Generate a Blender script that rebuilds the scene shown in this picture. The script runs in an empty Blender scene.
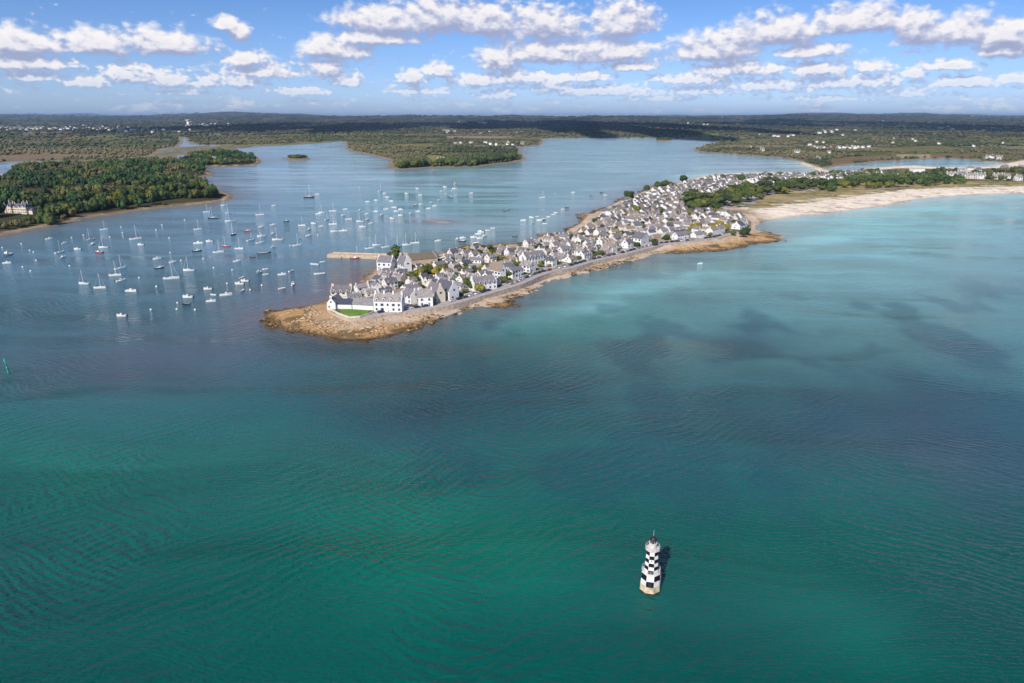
import bpy, math, random
import numpy as np
from mathutils import Vector, Matrix

random.seed(7)
RNG = np.random.default_rng(11)
scene = bpy.context.scene
COL = scene.collection
rad = math.radians

# ------------------------------------------------------------------ camera
CAM_H = 110.0
FPX = 683.0                      # focal length in pixels (24 mm on 36 mm)
PITCH = math.atan((341.5 - 116.0) / FPX)
cam_data = bpy.data.cameras.new("camera")
cam_data.lens = 24.0
cam_data.sensor_width = 36.0
cam_data.clip_start = 0.5
cam_data.clip_end = 120000.0
cam = bpy.data.objects.new("camera", cam_data)
COL.objects.link(cam)
cam.location = (0, 0, CAM_H)
cam.rotation_euler = (math.pi / 2 - PITCH, 0, 0)
scene.camera = cam
CP, SP = math.cos(PITCH), math.sin(PITCH)

def pix_dir(px, py):
    u = (px - 512.0) / FPX
    v = (341.5 - py) / FPX
    return (u, CP + v * SP, -SP + v * CP)

def P(px, py, z=0.0):
    """The point of the horizontal plane z that a survey of the photograph puts at px, py."""
    dx, dy, dz = pix_dir(px, py)
    dz = min(dz, -0.0015)
    t = (z - CAM_H) / dz
    return (dx * t, dy * t)

# ------------------------------------------------------------------ world
SUN_EL = rad(38.0)
SUN_AZ = math.atan2(-8.0, -17.0)         # direction TO the sun in x, y: behind the camera, to its left
sun_vec = Vector((math.sin(SUN_AZ) * math.cos(SUN_EL), math.cos(SUN_AZ) * math.cos(SUN_EL), math.sin(SUN_EL)))
sun_data = bpy.data.lights.new("sun", 'SUN')
sun_data.energy = 4.7
sun_data.angle = rad(0.53)
sun_data.color = (1.0, 0.93, 0.84)
sun = bpy.data.objects.new("sun", sun_data)
COL.objects.link(sun)
sun.rotation_euler = sun_vec.to_track_quat('Z', 'Y').to_euler()
sun.location = (0, 0, 300)

scene.view_settings.view_transform = 'Standard'
scene.view_settings.look = 'None'
scene.view_settings.gamma = 1.0
scene.view_settings.use_curve_mapping = False
scene.view_settings.exposure = 0.08
scene.cycles.use_denoising = True
scene.cycles.max_bounces = 6
scene.cycles.volume_bounces = 0
scene.cycles.transparent_max_bounces = 6
scene.cycles.diffuse_bounces = 2
scene.cycles.glossy_bounces = 2
scene.cycles.caustics_reflective = False
scene.cycles.caustics_refractive = False
scene.cycles.sample_clamp_indirect = 4.0

world = bpy.data.worlds.new("World")
scene.world = world
world.use_nodes = True
WT = world.node_tree
for n in list(WT.nodes):
    WT.nodes.remove(n)

def N(tree, typ, **kw):
    n = tree.nodes.new(typ)
    for k, v in kw.items():
        if k.startswith('i_'):
            n.inputs[k[2:].replace('_', ' ')].default_value = v
        elif k.startswith('n_'):
            n.inputs[int(k[2:])].default_value = v
        else:
            setattr(n, k, v)
    return n

def math_n(tree, op, a, b=None, c=None, clamp=False):
    n = tree.nodes.new('ShaderNodeMath')
    n.operation = op
    n.use_clamp = clamp
    for i, v in enumerate((a, b, c)):
        if v is None:
            continue
        if isinstance(v, (int, float)):
            n.inputs[i].default_value = v
        else:
            tree.links.new(v, n.inputs[i])
    return n.outputs[0]

def ramp(tree, fac, stops, interp='LINEAR'):
    n = tree.nodes.new('ShaderNodeValToRGB')
    n.color_ramp.interpolation = interp
    el = n.color_ramp.elements
    while len(el) < len(stops):
        el.new(0.5)
    for e, (p, c) in zip(el, stops):
        e.position = p
        e.color = tuple(c) + (1.0,) if len(c) == 3 else c
    if fac is not None:
        tree.links.new(fac, n.inputs[0])
    return n.outputs[0]

def map_range(tree, v, a, b, c=0.0, d=1.0, smooth=False):
    n = tree.nodes.new('ShaderNodeMapRange')
    n.interpolation_type = 'SMOOTHSTEP' if smooth else 'LINEAR'
    tree.links.new(v, n.inputs[0])
    for i, x in enumerate((a, b, c, d)):
        n.inputs[i + 1].default_value = x
    return n.outputs[0]

def mixc(tree, fac, a, b, mode='MIX'):
    n = tree.nodes.new('ShaderNodeMix')
    n.data_type = 'RGBA'
    n.blend_type = mode
    for idx, v in ((0, fac), (6, a), (7, b)):
        if isinstance(v, (int, float)):
            n.inputs[idx].default_value = v
        elif isinstance(v, (tuple, list)):
            n.inputs[idx].default_value = tuple(v) + (1.0,) if len(v) == 3 else v
        else:
            tree.links.new(v, n.inputs[idx])
    return n.outputs[2]

# cumulus clouds: puffs given by azimuth, elevation, half width, half height (radians) ----
PUFFS = [(22,40,48,13),(100,41,38,12),(160,41,48,12),(28,61,46,8),(30,75,34,6),(92,80,20,8),(128,74,30,10),(165,78,24,9),
 (226,22,13,7),(239,31,10,9),(246,57,22,8),(262,69,34,8),(205,80,14,7),(240,80,26,7),(326,46,26,11),(352,51,20,8),(325,67,24,9),
 (345,80,18,6),(372,36,46,8),(388,19,48,13),(440,12,52,17),(484,18,34,17),(412,76,14,8),(438,70,15,7),(480,79,30,8),(500,57,22,12),
 (500,93,22,6),(545,22,42,16),(622,18,32,17),(545,50,55,12),(612,49,50,12),(524,76,42,8),(630,65,30,5),(585,75,30,6),
 (714,46,46,14),(775,29,45,15),(860,17,48,14),(812,49,34,8),(918,24,20,16),(958,29,48,15),(1008,30,44,13),(1006,48,30,9),
 (740,67,50,8),(700,76,40,8),(822,67,30,8),(872,66,20,6),(950,64,28,5),(916,72,12,7),(850,80,60,8),(780,85,42,7),(700,89,42,6),
 (962,80,40,7),(1012,78,18,5),(900,92,42,5),(600,90,60,6),(550,85,32,6),(420,90,30,4),(300,90,30,4),(180,92,30,3),(660,98,40,3),(820,98,50,3),
 (1100,40,60,14),(1120,80,70,8),(-90,40,70,14),(-60,80,60,8),(300,-40,80,20),(700,-45,90,22),(1000,-50,80,20),(60,-60,80,20)]
g = bpy.data.node_groups.new("cumulus_field", 'ShaderNodeTree')
g.interface.new_socket("Vector", in_out='INPUT', socket_type='NodeSocketVector')
g.interface.new_socket("Field", in_out='OUTPUT', socket_type='NodeSocketFloat')
gi = g.nodes.new('NodeGroupInput'); go = g.nodes.new('NodeGroupOutput')
prev = None
for (px, py, w, h) in PUFFS:
    d = Vector(pix_dir(px, py)).normalized()
    az = math.atan2(d.x, d.y); el = math.asin(d.z)
    wr = w * 1.12 / FPX * math.cos(az) ** 1.5; hr = h * 1.45 / FPX * math.cos(az); el -= h * 0.42 / FPX * math.cos(az)
    m = g.nodes.new('ShaderNodeVectorMath'); m.operation = 'MULTIPLY_ADD'
    g.links.new(gi.outputs[0], m.inputs[0])
    m.inputs[1].default_value = (1 / wr, 1 / hr, 0)
    m.inputs[2].default_value = (-az / wr, -el / hr, 0)
    f_ = g.nodes.new('ShaderNodeVectorMath'); f_.operation = 'MULTIPLY'; g.links.new(m.outputs[0], f_.inputs[0]); f_.inputs[1].default_value = (1, -2.3, 0)
    x_ = g.nodes.new('ShaderNodeVectorMath'); x_.operation = 'MAXIMUM'; g.links.new(m.outputs[0], x_.inputs[0]); g.links.new(f_.outputs[0], x_.inputs[1])
    l = g.nodes.new('ShaderNodeVectorMath'); l.operation = 'LENGTH'
    g.links.new(x_.outputs[0], l.inputs[0])
    if prev is None:
        prev = l.outputs['Value']
    else:
        prev = math_n(g, 'SMOOTH_MIN', prev, l.outputs['Value'], 0.22)
g.links.new(math_n(g, 'SUBTRACT', 1.0, prev), go.inputs[0])

tc = N(WT, 'ShaderNodeTexCoord')
sep = N(WT, 'ShaderNodeSeparateXYZ'); WT.links.new(tc.outputs['Generated'], sep.inputs[0])
az = math_n(WT, 'ARCTAN2', sep.outputs[0], sep.outputs[1])
el = math_n(WT, 'ARCSINE', sep.outputs[2])
def cloud_field(dv, du=0.0):
    el2 = math_n(WT, 'ADD', el, dv) if dv else el
    az2 = math_n(WT, 'ADD', az, du) if du else az
    c = N(WT, 'ShaderNodeCombineXYZ'); WT.links.new(az2, c.inputs[0]); WT.links.new(el2, c.inputs[1])
    # puffs get smaller towards the horizon
    def noi(scale, det, rough, sy=1.7):
        v = N(WT, 'ShaderNodeVectorMath', operation='MULTIPLY'); WT.links.new(c.outputs[0], v.inputs[0]); v.inputs[1].default_value = (1, sy, 1)
        n = N(WT, 'ShaderNodeTexNoise', noise_dimensions='2D'); n.inputs['Scale'].default_value = scale
        n.inputs['Detail'].default_value = det; n.inputs['Roughness'].default_value = rough
        WT.links.new(v.outputs[0], n.inputs['Vector'])
        return n
    n1 = noi(26.0, 5.0, 0.62)
    v1 = N(WT, 'ShaderNodeTexVoronoi', voronoi_dimensions='2D', feature='SMOOTH_F1'); v1.inputs['Scale'].default_value = 62.0
    v1.inputs['Smoothness'].default_value = 0.6
    sc = N(WT, 'ShaderNodeVectorMath', operation='MULTIPLY'); WT.links.new(c.outputs[0], sc.inputs[0]); sc.inputs[1].default_value = (1, 1.5, 1)
    wob = N(WT, 'ShaderNodeVectorMath', operation='MULTIPLY_ADD'); WT.links.new(n1.outputs['Color'], wob.inputs[0])
    wob.inputs[1].default_value = (0.02, 0.02, 0); WT.links.new(sc.outputs[0], wob.inputs[2])
    WT.links.new(wob.outputs[0], v1.inputs['Vector'])
    v2 = N(WT, 'ShaderNodeTexVoronoi', voronoi_dimensions='2D', feature='SMOOTH_F1'); v2.inputs['Scale'].default_value = 125.0; v2.inputs['Smoothness'].default_value = 0.5
    WT.links.new(wob.outputs[0], v2.inputs['Vector'])
    gr = N(WT, 'ShaderNodeGroup'); gr.node_tree = g
    WT.links.new(c.outputs[0], gr.inputs[0])
    nn = math_n(WT, 'MULTIPLY_ADD', n1.outputs[0], 1.0, -0.50)
    nn = math_n(WT, 'MULTIPLY_ADD', v1.outputs['Distance'], -0.45, nn)
    n2 = noi(78.0, 4.0, 0.6, 1.9)
    lw = map_range(WT, el2, 0.02, 0.095, 0.55, 0.14)
    vw = map_range(WT, el2, 0.03, 0.085, -0.75, -0.18)
    nn = math_n(WT, 'ADD', nn, math_n(WT, 'MULTIPLY', math_n(WT, 'SUBTRACT', v2.outputs['Distance'], 0.35), vw))
    nn = math_n(WT, 'MULTIPLY_ADD', math_n(WT, 'SUBTRACT', n2.outputs[0], 0.5), lw, nn)
    nn = math_n(WT, 'MULTIPLY_ADD', math_n(WT, 'SUBTRACT', n2.outputs[0], 0.5), lw, nn)
    # broken small cloud everywhere low in the sky
    n3 = noi(13.0, 6.0, 0.62, 3.4)
    low = map_range(WT, el2, 0.0, 0.13, 0.20, -0.50)
    bg = math_n(WT, 'ADD', math_n(WT, 'MULTIPLY_ADD', n3.outputs[0], 2.5, -1.33), low)
    bg = math_n(WT, 'MULTIPLY_ADD', math_n(WT, 'SUBTRACT', n2.outputs[0], 0.5), 1.3, bg)
    bg = math_n(WT, 'MULTIPLY_ADD', v1.outputs['Distance'], -0.3, bg)
    f = math_n(WT, 'ADD', gr.outputs[0], nn)
    f = math_n(WT, 'ADD', f, 0.27)
    return math_n(WT, 'SMOOTH_MAX', f, bg, 0.15)
F0 = cloud_field(0.0)
F1 = cloud_field(0.0105, -0.004)
alpha = map_range(WT, F0, -0.13, 0.52, 0.0, 1.0, True)
fade = map_range(WT, el, 0.002, 0.065, 0.30, 0.96, True)
alpha = math_n(WT, 'MULTIPLY', alpha, fade)
relief = math_n(WT, 'SUBTRACT', F0, F1)
lit = map_range(WT, relief, -0.43, 0.54, 0.0, 1.0, True)
lit = math_n(WT, 'SUBTRACT', lit, map_range(WT, F0, 0.5, 1.1, 0.0, 0.14))
cloud_col = ramp(WT, lit, [(0.0, (3.5, 3.9, 5.7)), (0.40, (5.0, 5.3, 6.9)), (0.66, (6.9, 6.9, 7.9)), (1.0, (9.6, 9.2, 9.1))])
sky = N(WT, 'ShaderNodeTexSky', sky_type='NISHITA')
sky.sun_disc = False
sky.sun_elevation = SUN_EL
sky.sun_rotation = SUN_AZ
sky.altitude = 100.0
sky.air_density = 1.0
sky.dust_density = 0.6
sky.ozone_density = 2.2
tnt = ramp(WT, map_range(WT, el, 0.0, 0.16), [(0.0, (0.74, 0.98, 1.75)), (0.45, (0.58, 0.78, 1.30)), (1.0, (0.44, 0.64, 1.03))])
tinted = mixc(WT, 1.0, sky.outputs[0], tnt, 'MULTIPLY')
mix = mixc(WT, alpha, tinted, cloud_col)
bgn = N(WT, 'ShaderNodeBackground'); bgn.inputs[1].default_value = 0.1
WT.links.new(mix, bgn.inputs[0])
wo = N(WT, 'ShaderNodeOutputWorld'); WT.links.new(bgn.outputs[0], wo.inputs[0])
world.cycles.sampling_method = 'MANUAL'
world.cycles.sample_map_resolution = 512
# ------------------------------------------------------------------ helpers
def tag(o, label=None, cat=None, group=None, kind=None):
    if label: o['label'] = label
    if cat: o['category'] = cat
    if group: o['group'] = group
    if kind: o['kind'] = kind
    return o

def empty(name, loc, rz=0.0, scale=1.0):
    o = bpy.data.objects.new(name, None)
    o.empty_display_size = 1.0
    COL.objects.link(o)
    o.location = loc
    o.rotation_euler = (0, 0, rz)
    o.scale = (scale,) * 3
    return o

KIDS = {}
def link_child(o, parent):
    o.parent = parent
    KIDS.setdefault(parent.name, []).append(o)

class MB:
    """Collects shapes for one mesh."""
    def __init__(s): s.v = []; s.f = []; s.m = []
    def add(s, vs, fs, mi=0):
        b = len(s.v); s.v += [tuple(v) for v in vs]
        for f in fs: s.f.append(tuple(b + i for i in f)); s.m.append(mi)
    def box(s, x0, x1, y0, y1, z0, z1, mi=0, M=None):
        vs = [(x0,y0,z0),(x1,y0,z0),(x1,y1,z0),(x0,y1,z0),(x0,y0,z1),(x1,y0,z1),(x1,y1,z1),(x0,y1,z1)]
        if M is not None: vs = [tuple(M @ Vector(v)) for v in vs]
        s.add(vs, [(0,3,2,1),(4,5,6,7),(0,1,5,4),(1,2,6,5),(2,3,7,6),(3,0,4,7)], mi)
        return s
    def lathe(s, prof, n=12, mi=0, c=(0,0), ph=0.0, cap=True):
        b = []
        for (r, z) in prof:
            b += [(c[0] + r*math.cos(ph+2*math.pi*i/n), c[1] + r*math.sin(ph+2*math.pi*i/n), z) for i in range(n)]
        fs = []
        for k in range(len(prof)-1):
            for i in range(n):
                j = (i+1) % n
                fs.append((k*n+i, k*n+j, (k+1)*n+j, (k+1)*n+i))
        if cap:
            fs.append(tuple(range(n-1, -1, -1))); fs.append(tuple(range((len(prof)-1)*n, len(prof)*n)))
        s.add(b, fs, mi)
        return s
    def tube(s, a, b, r, n=6, r2=None, mi=0):
        a = Vector(a); b = Vector(b); d = (b-a)
        q = d.to_track_quat('Z', 'Y')
        r2 = r if r2 is None else r2
        vs = []
        for p, rr in ((a, r), (b, r2)):
            for i in range(n):
                t = 2*math.pi*i/n
                vs.append(tuple(p + q @ Vector((rr*math.cos(t), rr*math.sin(t), 0))))
        s.add(vs, [(i, (i+1) % n, n+(i+1) % n, n+i) for i in range(n)] + [tuple(range(n-1,-1,-1)), tuple(range(n, 2*n))], mi)
        return s
    def build(s, name, mats, parent=None, smooth=False):
        me = bpy.data.meshes.new(name)
        me.from_pydata(s.v, [], s.f)
        mats = mats if isinstance(mats, (list, tuple)) else [mats]
        for m in mats: me.materials.append(m)
        if len(mats) > 1: me.polygons.foreach_set('material_index', s.m)
        if smooth: me.polygons.foreach_set('use_smooth', [True]*len(s.f))
        me.update()
        o = bpy.data.objects.new(name, me)
        COL.objects.link(o)
        if parent is not None: link_child(o, parent)
        return o

def place_copy(o, parent=None):
    """A copy of a thing with copies of its parts and their sub-parts."""
    c = o.copy(); COL.objects.link(c)
    if parent is not None:
        c.parent = parent; KIDS.setdefault(parent.name, []).append(c)
    for ch in KIDS.get(o.name, ()):
        place_copy(ch, c)
    return c

def mesh_np(name, V, F, mats, attrs=None, colors=None, smooth=False, midx=None):
    """A mesh from numpy arrays: F is (n,3) or (n,4)."""
    me = bpy.data.meshes.new(name)
    k = F.shape[1]
    me.vertices.add(len(V)); me.vertices.foreach_set('co', np.ascontiguousarray(V, dtype=np.float32).ravel())
    me.loops.add(F.size); me.loops.foreach_set('vertex_index', np.ascontiguousarray(F, dtype=np.int32).ravel())
    me.polygons.add(len(F)); me.polygons.foreach_set('loop_start', np.arange(0, F.size, k, dtype=np.int32))
    me.polygons.foreach_set('loop_total', np.full(len(F), k, dtype=np.int32))
    if smooth: me.polygons.foreach_set('use_smooth', np.ones(len(F), dtype=bool))
    if midx is not None: me.polygons.foreach_set('material_index', midx.astype(np.int32))
    me.update(calc_edges=True)
    for m in (mats if isinstance(mats, (list, tuple)) else [mats]): me.materials.append(m)
    for an, arr in (attrs or {}).items():
        a = me.attributes.new(an, 'FLOAT', 'POINT'); a.data.foreach_set('value', arr.astype(np.float32))
    for an, arr in (colors or {}).items():
        a = me.color_attributes.new(an, 'FLOAT_COLOR', 'POINT')
        c4 = np.ones((len(V), 4), np.float32); c4[:, :3] = arr
        a.data.foreach_set('color', c4.ravel())
    o = bpy.data.objects.new(name, me); COL.objects.link(o)
    return o

# numpy value noise -------------------------------------------------------
def _hash(ix, iy, seed):
    h = (ix.astype(np.int64) * 374761393 + iy.astype(np.int64) * 668265263 + seed * 144665) & 0x7fffffff
    h = ((h ^ (h >> 13)) * 1274126177) & 0x7fffffff
    return ((h ^ (h >> 16)) & 0xffff) / 65535.0
def vnoise(x, y, seed=0):
    x = np.asarray(x, float); y = np.asarray(y, float)
    ix = np.floor(x); iy = np.floor(y); fx = x-ix; fy = y-iy
    fx = fx*fx*(3-2*fx); fy = fy*fy*(3-2*fy)
    a = _hash(ix, iy, seed); b = _hash(ix+1, iy, seed); c = _hash(ix, iy+1, seed); d = _hash(ix+1, iy+1, seed)
    return (a*(1-fx)+b*fx)*(1-fy)+(c*(1-fx)+d*fx)*fy
def fbm(x, y, seed=0, o=4):
    s = 0; a = 0.5; t = 0
    for k in range(o):
        s = s + a*vnoise(x*2**k, y*2**k, seed+k*17); t += a; a *= 0.5
    return s/t
def sstep(x, a, b):
    t = np.clip((x-a)/(b-a), 0, 1); return t*t*(3-2*t)

def poly_world(pts, z=0.0):
    return np.array([P(px, py, z) for px, py in pts])
def sdist(x, y, poly):
    """Signed distance to a polygon, positive inside."""
    x = np.asarray(x, float).ravel(); y = np.asarray(y, float).ravel()
    out = np.empty(len(x))
    A = poly; B = np.roll(poly, -1, axis=0)
    for s in range(0, len(x), 40000):
        px = x[s:s+40000, None]; py = y[s:s+40000, None]
        dx = B[:, 0]-A[:, 0]; dy = B[:, 1]-A[:, 1]
        L = dx*dx+dy*dy+1e-9
        t = np.clip(((px-A[:, 0])*dx+(py-A[:, 1])*dy)/L, 0, 1)
        d2 = ((px-A[:, 0]-t*dx)**2+(py-A[:, 1]-t*dy)**2).min(axis=1)
        cross = ((A[:, 1] > py) != (B[:, 1] > py)) & (px < dx*(py-A[:, 1])/np.where(dy == 0, 1e-9, dy)+A[:, 0])
        ins = cross.sum(axis=1) % 2 == 1
        out[s:s+40000] = np.where(ins, 1, -1)*np.sqrt(d2)
    return out
def polyline_dist(x, y, line):
    x = np.asarray(x, float).ravel(); y = np.asarray(y, float).ravel()
    A = line[:-1]; B = line[1:]
    seg = np.hypot(*(B-A).T); cum = np.concatenate([[0], np.cumsum(seg)])
    dx = (B-A)[:, 0]; dy = (B-A)[:, 1]
    t = np.clip(((x[:, None]-A[:, 0])*dx+(y[:, None]-A[:, 1])*dy)/(seg**2+1e-9), 0, 1)
    d2 = (x[:, None]-A[:, 0]-t*dx)**2+(y[:, None]-A[:, 1]-t*dy)**2
    k = d2.argmin(axis=1); i = np.arange(len(x))
    return np.sqrt(d2[i, k]), cum[k]+t[i, k]*seg[k], k

# materials ---------------------------------------------------------------
def new_mat(name):
    m = bpy.data.materials.new(name); m.use_nodes = True
    T = m.node_tree
    b = T.nodes['Principled BSDF']
    return m, T, b
def simple(name, col, rough=0.7, var=0.12, scale=1.5, metallic=0.0, spec=0.3, rand=0.0):
    """Procedural paint: colour broken by world-space noise, and by object where rand > 0."""
    m, T, b = new_mat(name)
    geo = N(T, 'ShaderNodeNewGeometry')
    n = N(T, 'ShaderNodeTexNoise'); n.inputs['Scale'].default_value = scale; n.inputs['Detail'].default_value = 4
    T.links.new(geo.outputs['Position'], n.inputs['Vector'])
    f = map_range(T, n.outputs[0], 0.3, 0.7, 1-var, 1+var*0.5)
    if rand:
        oi = N(T, 'ShaderNodeObjectInfo')
        f = math_n(T, 'MULTIPLY', f, map_range(T, oi.outputs['Random'], 0, 1, 1-rand, 1+rand*0.4))
    v = N(T, 'ShaderNodeVectorMath', operation='SCALE'); v.inputs[0].default_value = col
    T.links.new(f, v.inputs['Scale'])
    T.links.new(v.outputs[0], b.inputs['Base Color'])
    b.inputs['Roughness'].default_value = rough
    b.inputs['Metallic'].default_value = metallic
    b.inputs['Specular IOR Level'].default_value = spec
    return m
def varied(name, cols, rough=0.75, var=0.12, scale=0.8):
    """Paint whose colour differs from object to object along a ramp."""
    m, T, b = new_mat(name)
    oi = N(T, 'ShaderNodeObjectInfo')
    k = len(cols)
    c = ramp(T, oi.outputs['Random'], [(i/k, cc) for i, cc in enumerate(cols)], 'CONSTANT')
    geo = N(T, 'ShaderNodeNewGeometry')
    n = N(T, 'ShaderNodeTexNoise'); n.inputs['Scale'].default_value = scale; n.inputs['Detail'].default_value = 4
    T.links.new(geo.outputs['Position'], n.inputs['Vector'])
    f = map_range(T, n.outputs[0], 0.3, 0.7, 1-var, 1+var*0.4)
    v = N(T, 'ShaderNodeVectorMath', operation='SCALE'); T.links.new(c, v.inputs[0]); T.links.new(f, v.inputs['Scale'])
    T.links.new(v.outputs[0], b.inputs['Base Color'])
    b.inputs['Roughness'].default_value = rough
    b.inputs['Specular IOR Level'].default_value = 0.25
    return m
# ------------------------------------------------------------------ survey of the coast (photograph pixels -> ground plane)
PLAT = 3.4
ISLE = poly_world([(265,312),(262,319),(275,329),(300,334),(325,338),(342,341),(370,341),(390,338),(405,333),(423,327),(444,318),(458,312.5),
 (479,307),(505,308.5),(515,306.6),(512,299),(523,295),(537,288),(546,281.5),(558,278.5),(575,274.5),(591,271),(610,266),(631,261.5),(645,258.5),
 (652,254),(673.5,253.5),(698,252.3),(712.7,251.3),(734,249.6),(748,245),(765,243),(783,241),(781,235.7),(769,232),(758,229.6),(755.7,226),
 (765,221.7),(783,218.4),(800.5,216.4),(830,213.5),(868,208.5),(893,204.5),(918,199.5),(943,197),(980.5,194.5),(1024,193.7),(1200,193),(1200,158),
 (1024,160),(990,166),(968,167),(943,167.5),(908,165.5),(868,168),(850,171),(830,171),(823,168),(813,165),(801,161),(800,164),(813,169),(816,171.6),(800.5,172.5),(758,172.5),
 (730,173),(709,175),(695,177.8),(677.6,182),(673,184),(656,184.5),(643.6,189),(635,194.6),(624,196),(617,200),(610,206),(596,209.5),(590,213.5),
 (577,214.5),(580,220),(577,224.4),(566,228),(563,233),(540,233.5),(533.5,241.6),(512,243),(486,245),(465,245),(449,252),(426,254),(400,256.5),
 (391,258),(388,264),(374,268),(365,276),(362,283),(357,289),(345,296),(330,299),(318,303),(295,307)])
PROM_PX = [(329,311),(337,315),(350,319.5),(366,318.5),(385,315),(402,312.5),(418,310.5),(435,308),(453,304.5),(470,300),(488,294.5),(505,289.5),(523,284),
 (540.5,276),(550.5,272.7),(575,267.5),(592.7,262),(610,258),(628,254),(645,249.3),(663,244.6),(680.5,242.8),(698,241),(720,238),(738,233)]
PROM = poly_world(PROM_PX, PLAT)
BUILT = np.vstack([poly_world([(326,303)], PLAT), PROM, poly_world([(750,228),(752,222),(745,215),(722,212),(712,209),(760,206),(800,200),(860,193),(920,188),
 (1000,184.5),(1200,183),(1200,160),(1000,168),(940,168.6),(900,168),(850,172),(830,172.5),(816,173.5),(800,174),(760,174.5),(730,175.5),(709,177.5),(695,180),(678,184.5),(660,187.5),
 (646,192),(632,198),(620,202),(612,208.5),(600,212),(594,219),(582,227),(570,234),(545,236),(534,243.5),(512,245.5),(486,247.5),(465,248.5),
 (449,254),(426,256),(400,258),(392,260.5),(384,269),(370,279),(365,286),(350,291.5),(332,294)], PLAT)])
RIGHT = poly_world([(695,151.4),(721.5,153.3),(748,155.3),(772,157),(785,158),(800.5,161.5),(813,166),(823,169.5),(829,167.6),(850,164.5),(880,161.5),
 (908,160),(943,158.3),(968,159.3),(985,161),(1008,163),(1030,160),(1250,160),(1250,120),(700,120),(672,137.9),(672,138.6),(684.5,139.6),(702,140.6),(719.5,141.7),
 (712,144),(697,147.7),(694,150)])
BACK = poly_world([(-400,163),(0,162.5),(37,161.5),(75,160.5),(100,160),(130,158),(150,156.5),(158,153),(165,149),(178,146.5),(183,143),(181,137),(184,137),(187,140),
 (190,144.5),(215,145),(256,145),(290,143.5),(318,142),(340,141.3),(346,142.5),(345.5,148.8),(351,151),(371,155),(391,160),(386,165.5),(388.5,168),
 (401,169.5),(431,167.5),(476,167),(491,164.5),(512,162.5),(523,160.5),(527,159),(522,155),(520,150),(516,147),(530,146),(541,144.5),(543,142),
 (543,138.5),(560,137.8),(612,138),(657,138),(672,137.9),(720,137),(1250,130),(1250,118),(-400,118)])
LEFT = poly_world([(-300,250),(-150,245),(0,235.5),(25,231.5),(50,226.5),(80,220.5),(87,217.5),(112,215),(150,209),(175,206.3),(200,204.3),(217,202.3),
 (230,200.5),(234,195),(222,191),(214,187),(200,178),(214,175),(208,170.5),(210,166),(227,166.5),(256,165),(261,162.5),(258,157),(240,154),
 (225,153),(205,154),(185,157),(165,163),(120,164.5),(75,166),(40,167.5),(10,169),(5,172),(5,178),(-5,181),(-150,182),(-400,175),(-400,260)])
ISLET = poly_world([(284,159),(288,157.2),(297,156.6),(305,157.2),(311,158.6),(308,160),(297,160.6),(287,160.2)])
KNOLL = poly_world([(656,140.2),(659,138.9),(669,138.9),(674,140),(670,141),(660,141.2)])
BAR = poly_world([(424,222),(432,220.6),(444,221),(453,222.5),(446,223.3),(430,223.4)])
MARSH = poly_world([(70,160.2),(130,157.5),(158,152),(178,147),(205,146),(262,146.3),(232,149.5),(205,152),(185,155.5),(160,161),(120,163.5),(70,164.5)])
MARSH2 = poly_world([(205,144),(256,144),(290,142.5),(322,141.2),(335,142),(305,144.3),(262,146.2),(225,146.2)])
DUNE_GRASS = poly_world([(742,212),(752,203),(765,196),(790,190),(830,186),(870,181.5),(950,181),(1024,181),(1200,181),(1200,185.7),(1024,186.2),(960,187.2),(905,189.6),
 (865,195),(820,200.8),(790,204.6),(770,207.4),(752,210.5)], PLAT)
LAWN = poly_world([(338,308),(369,309.5),(368,313),(362,316.5),(350,317.5),(342,313.5)], PLAT)

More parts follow.
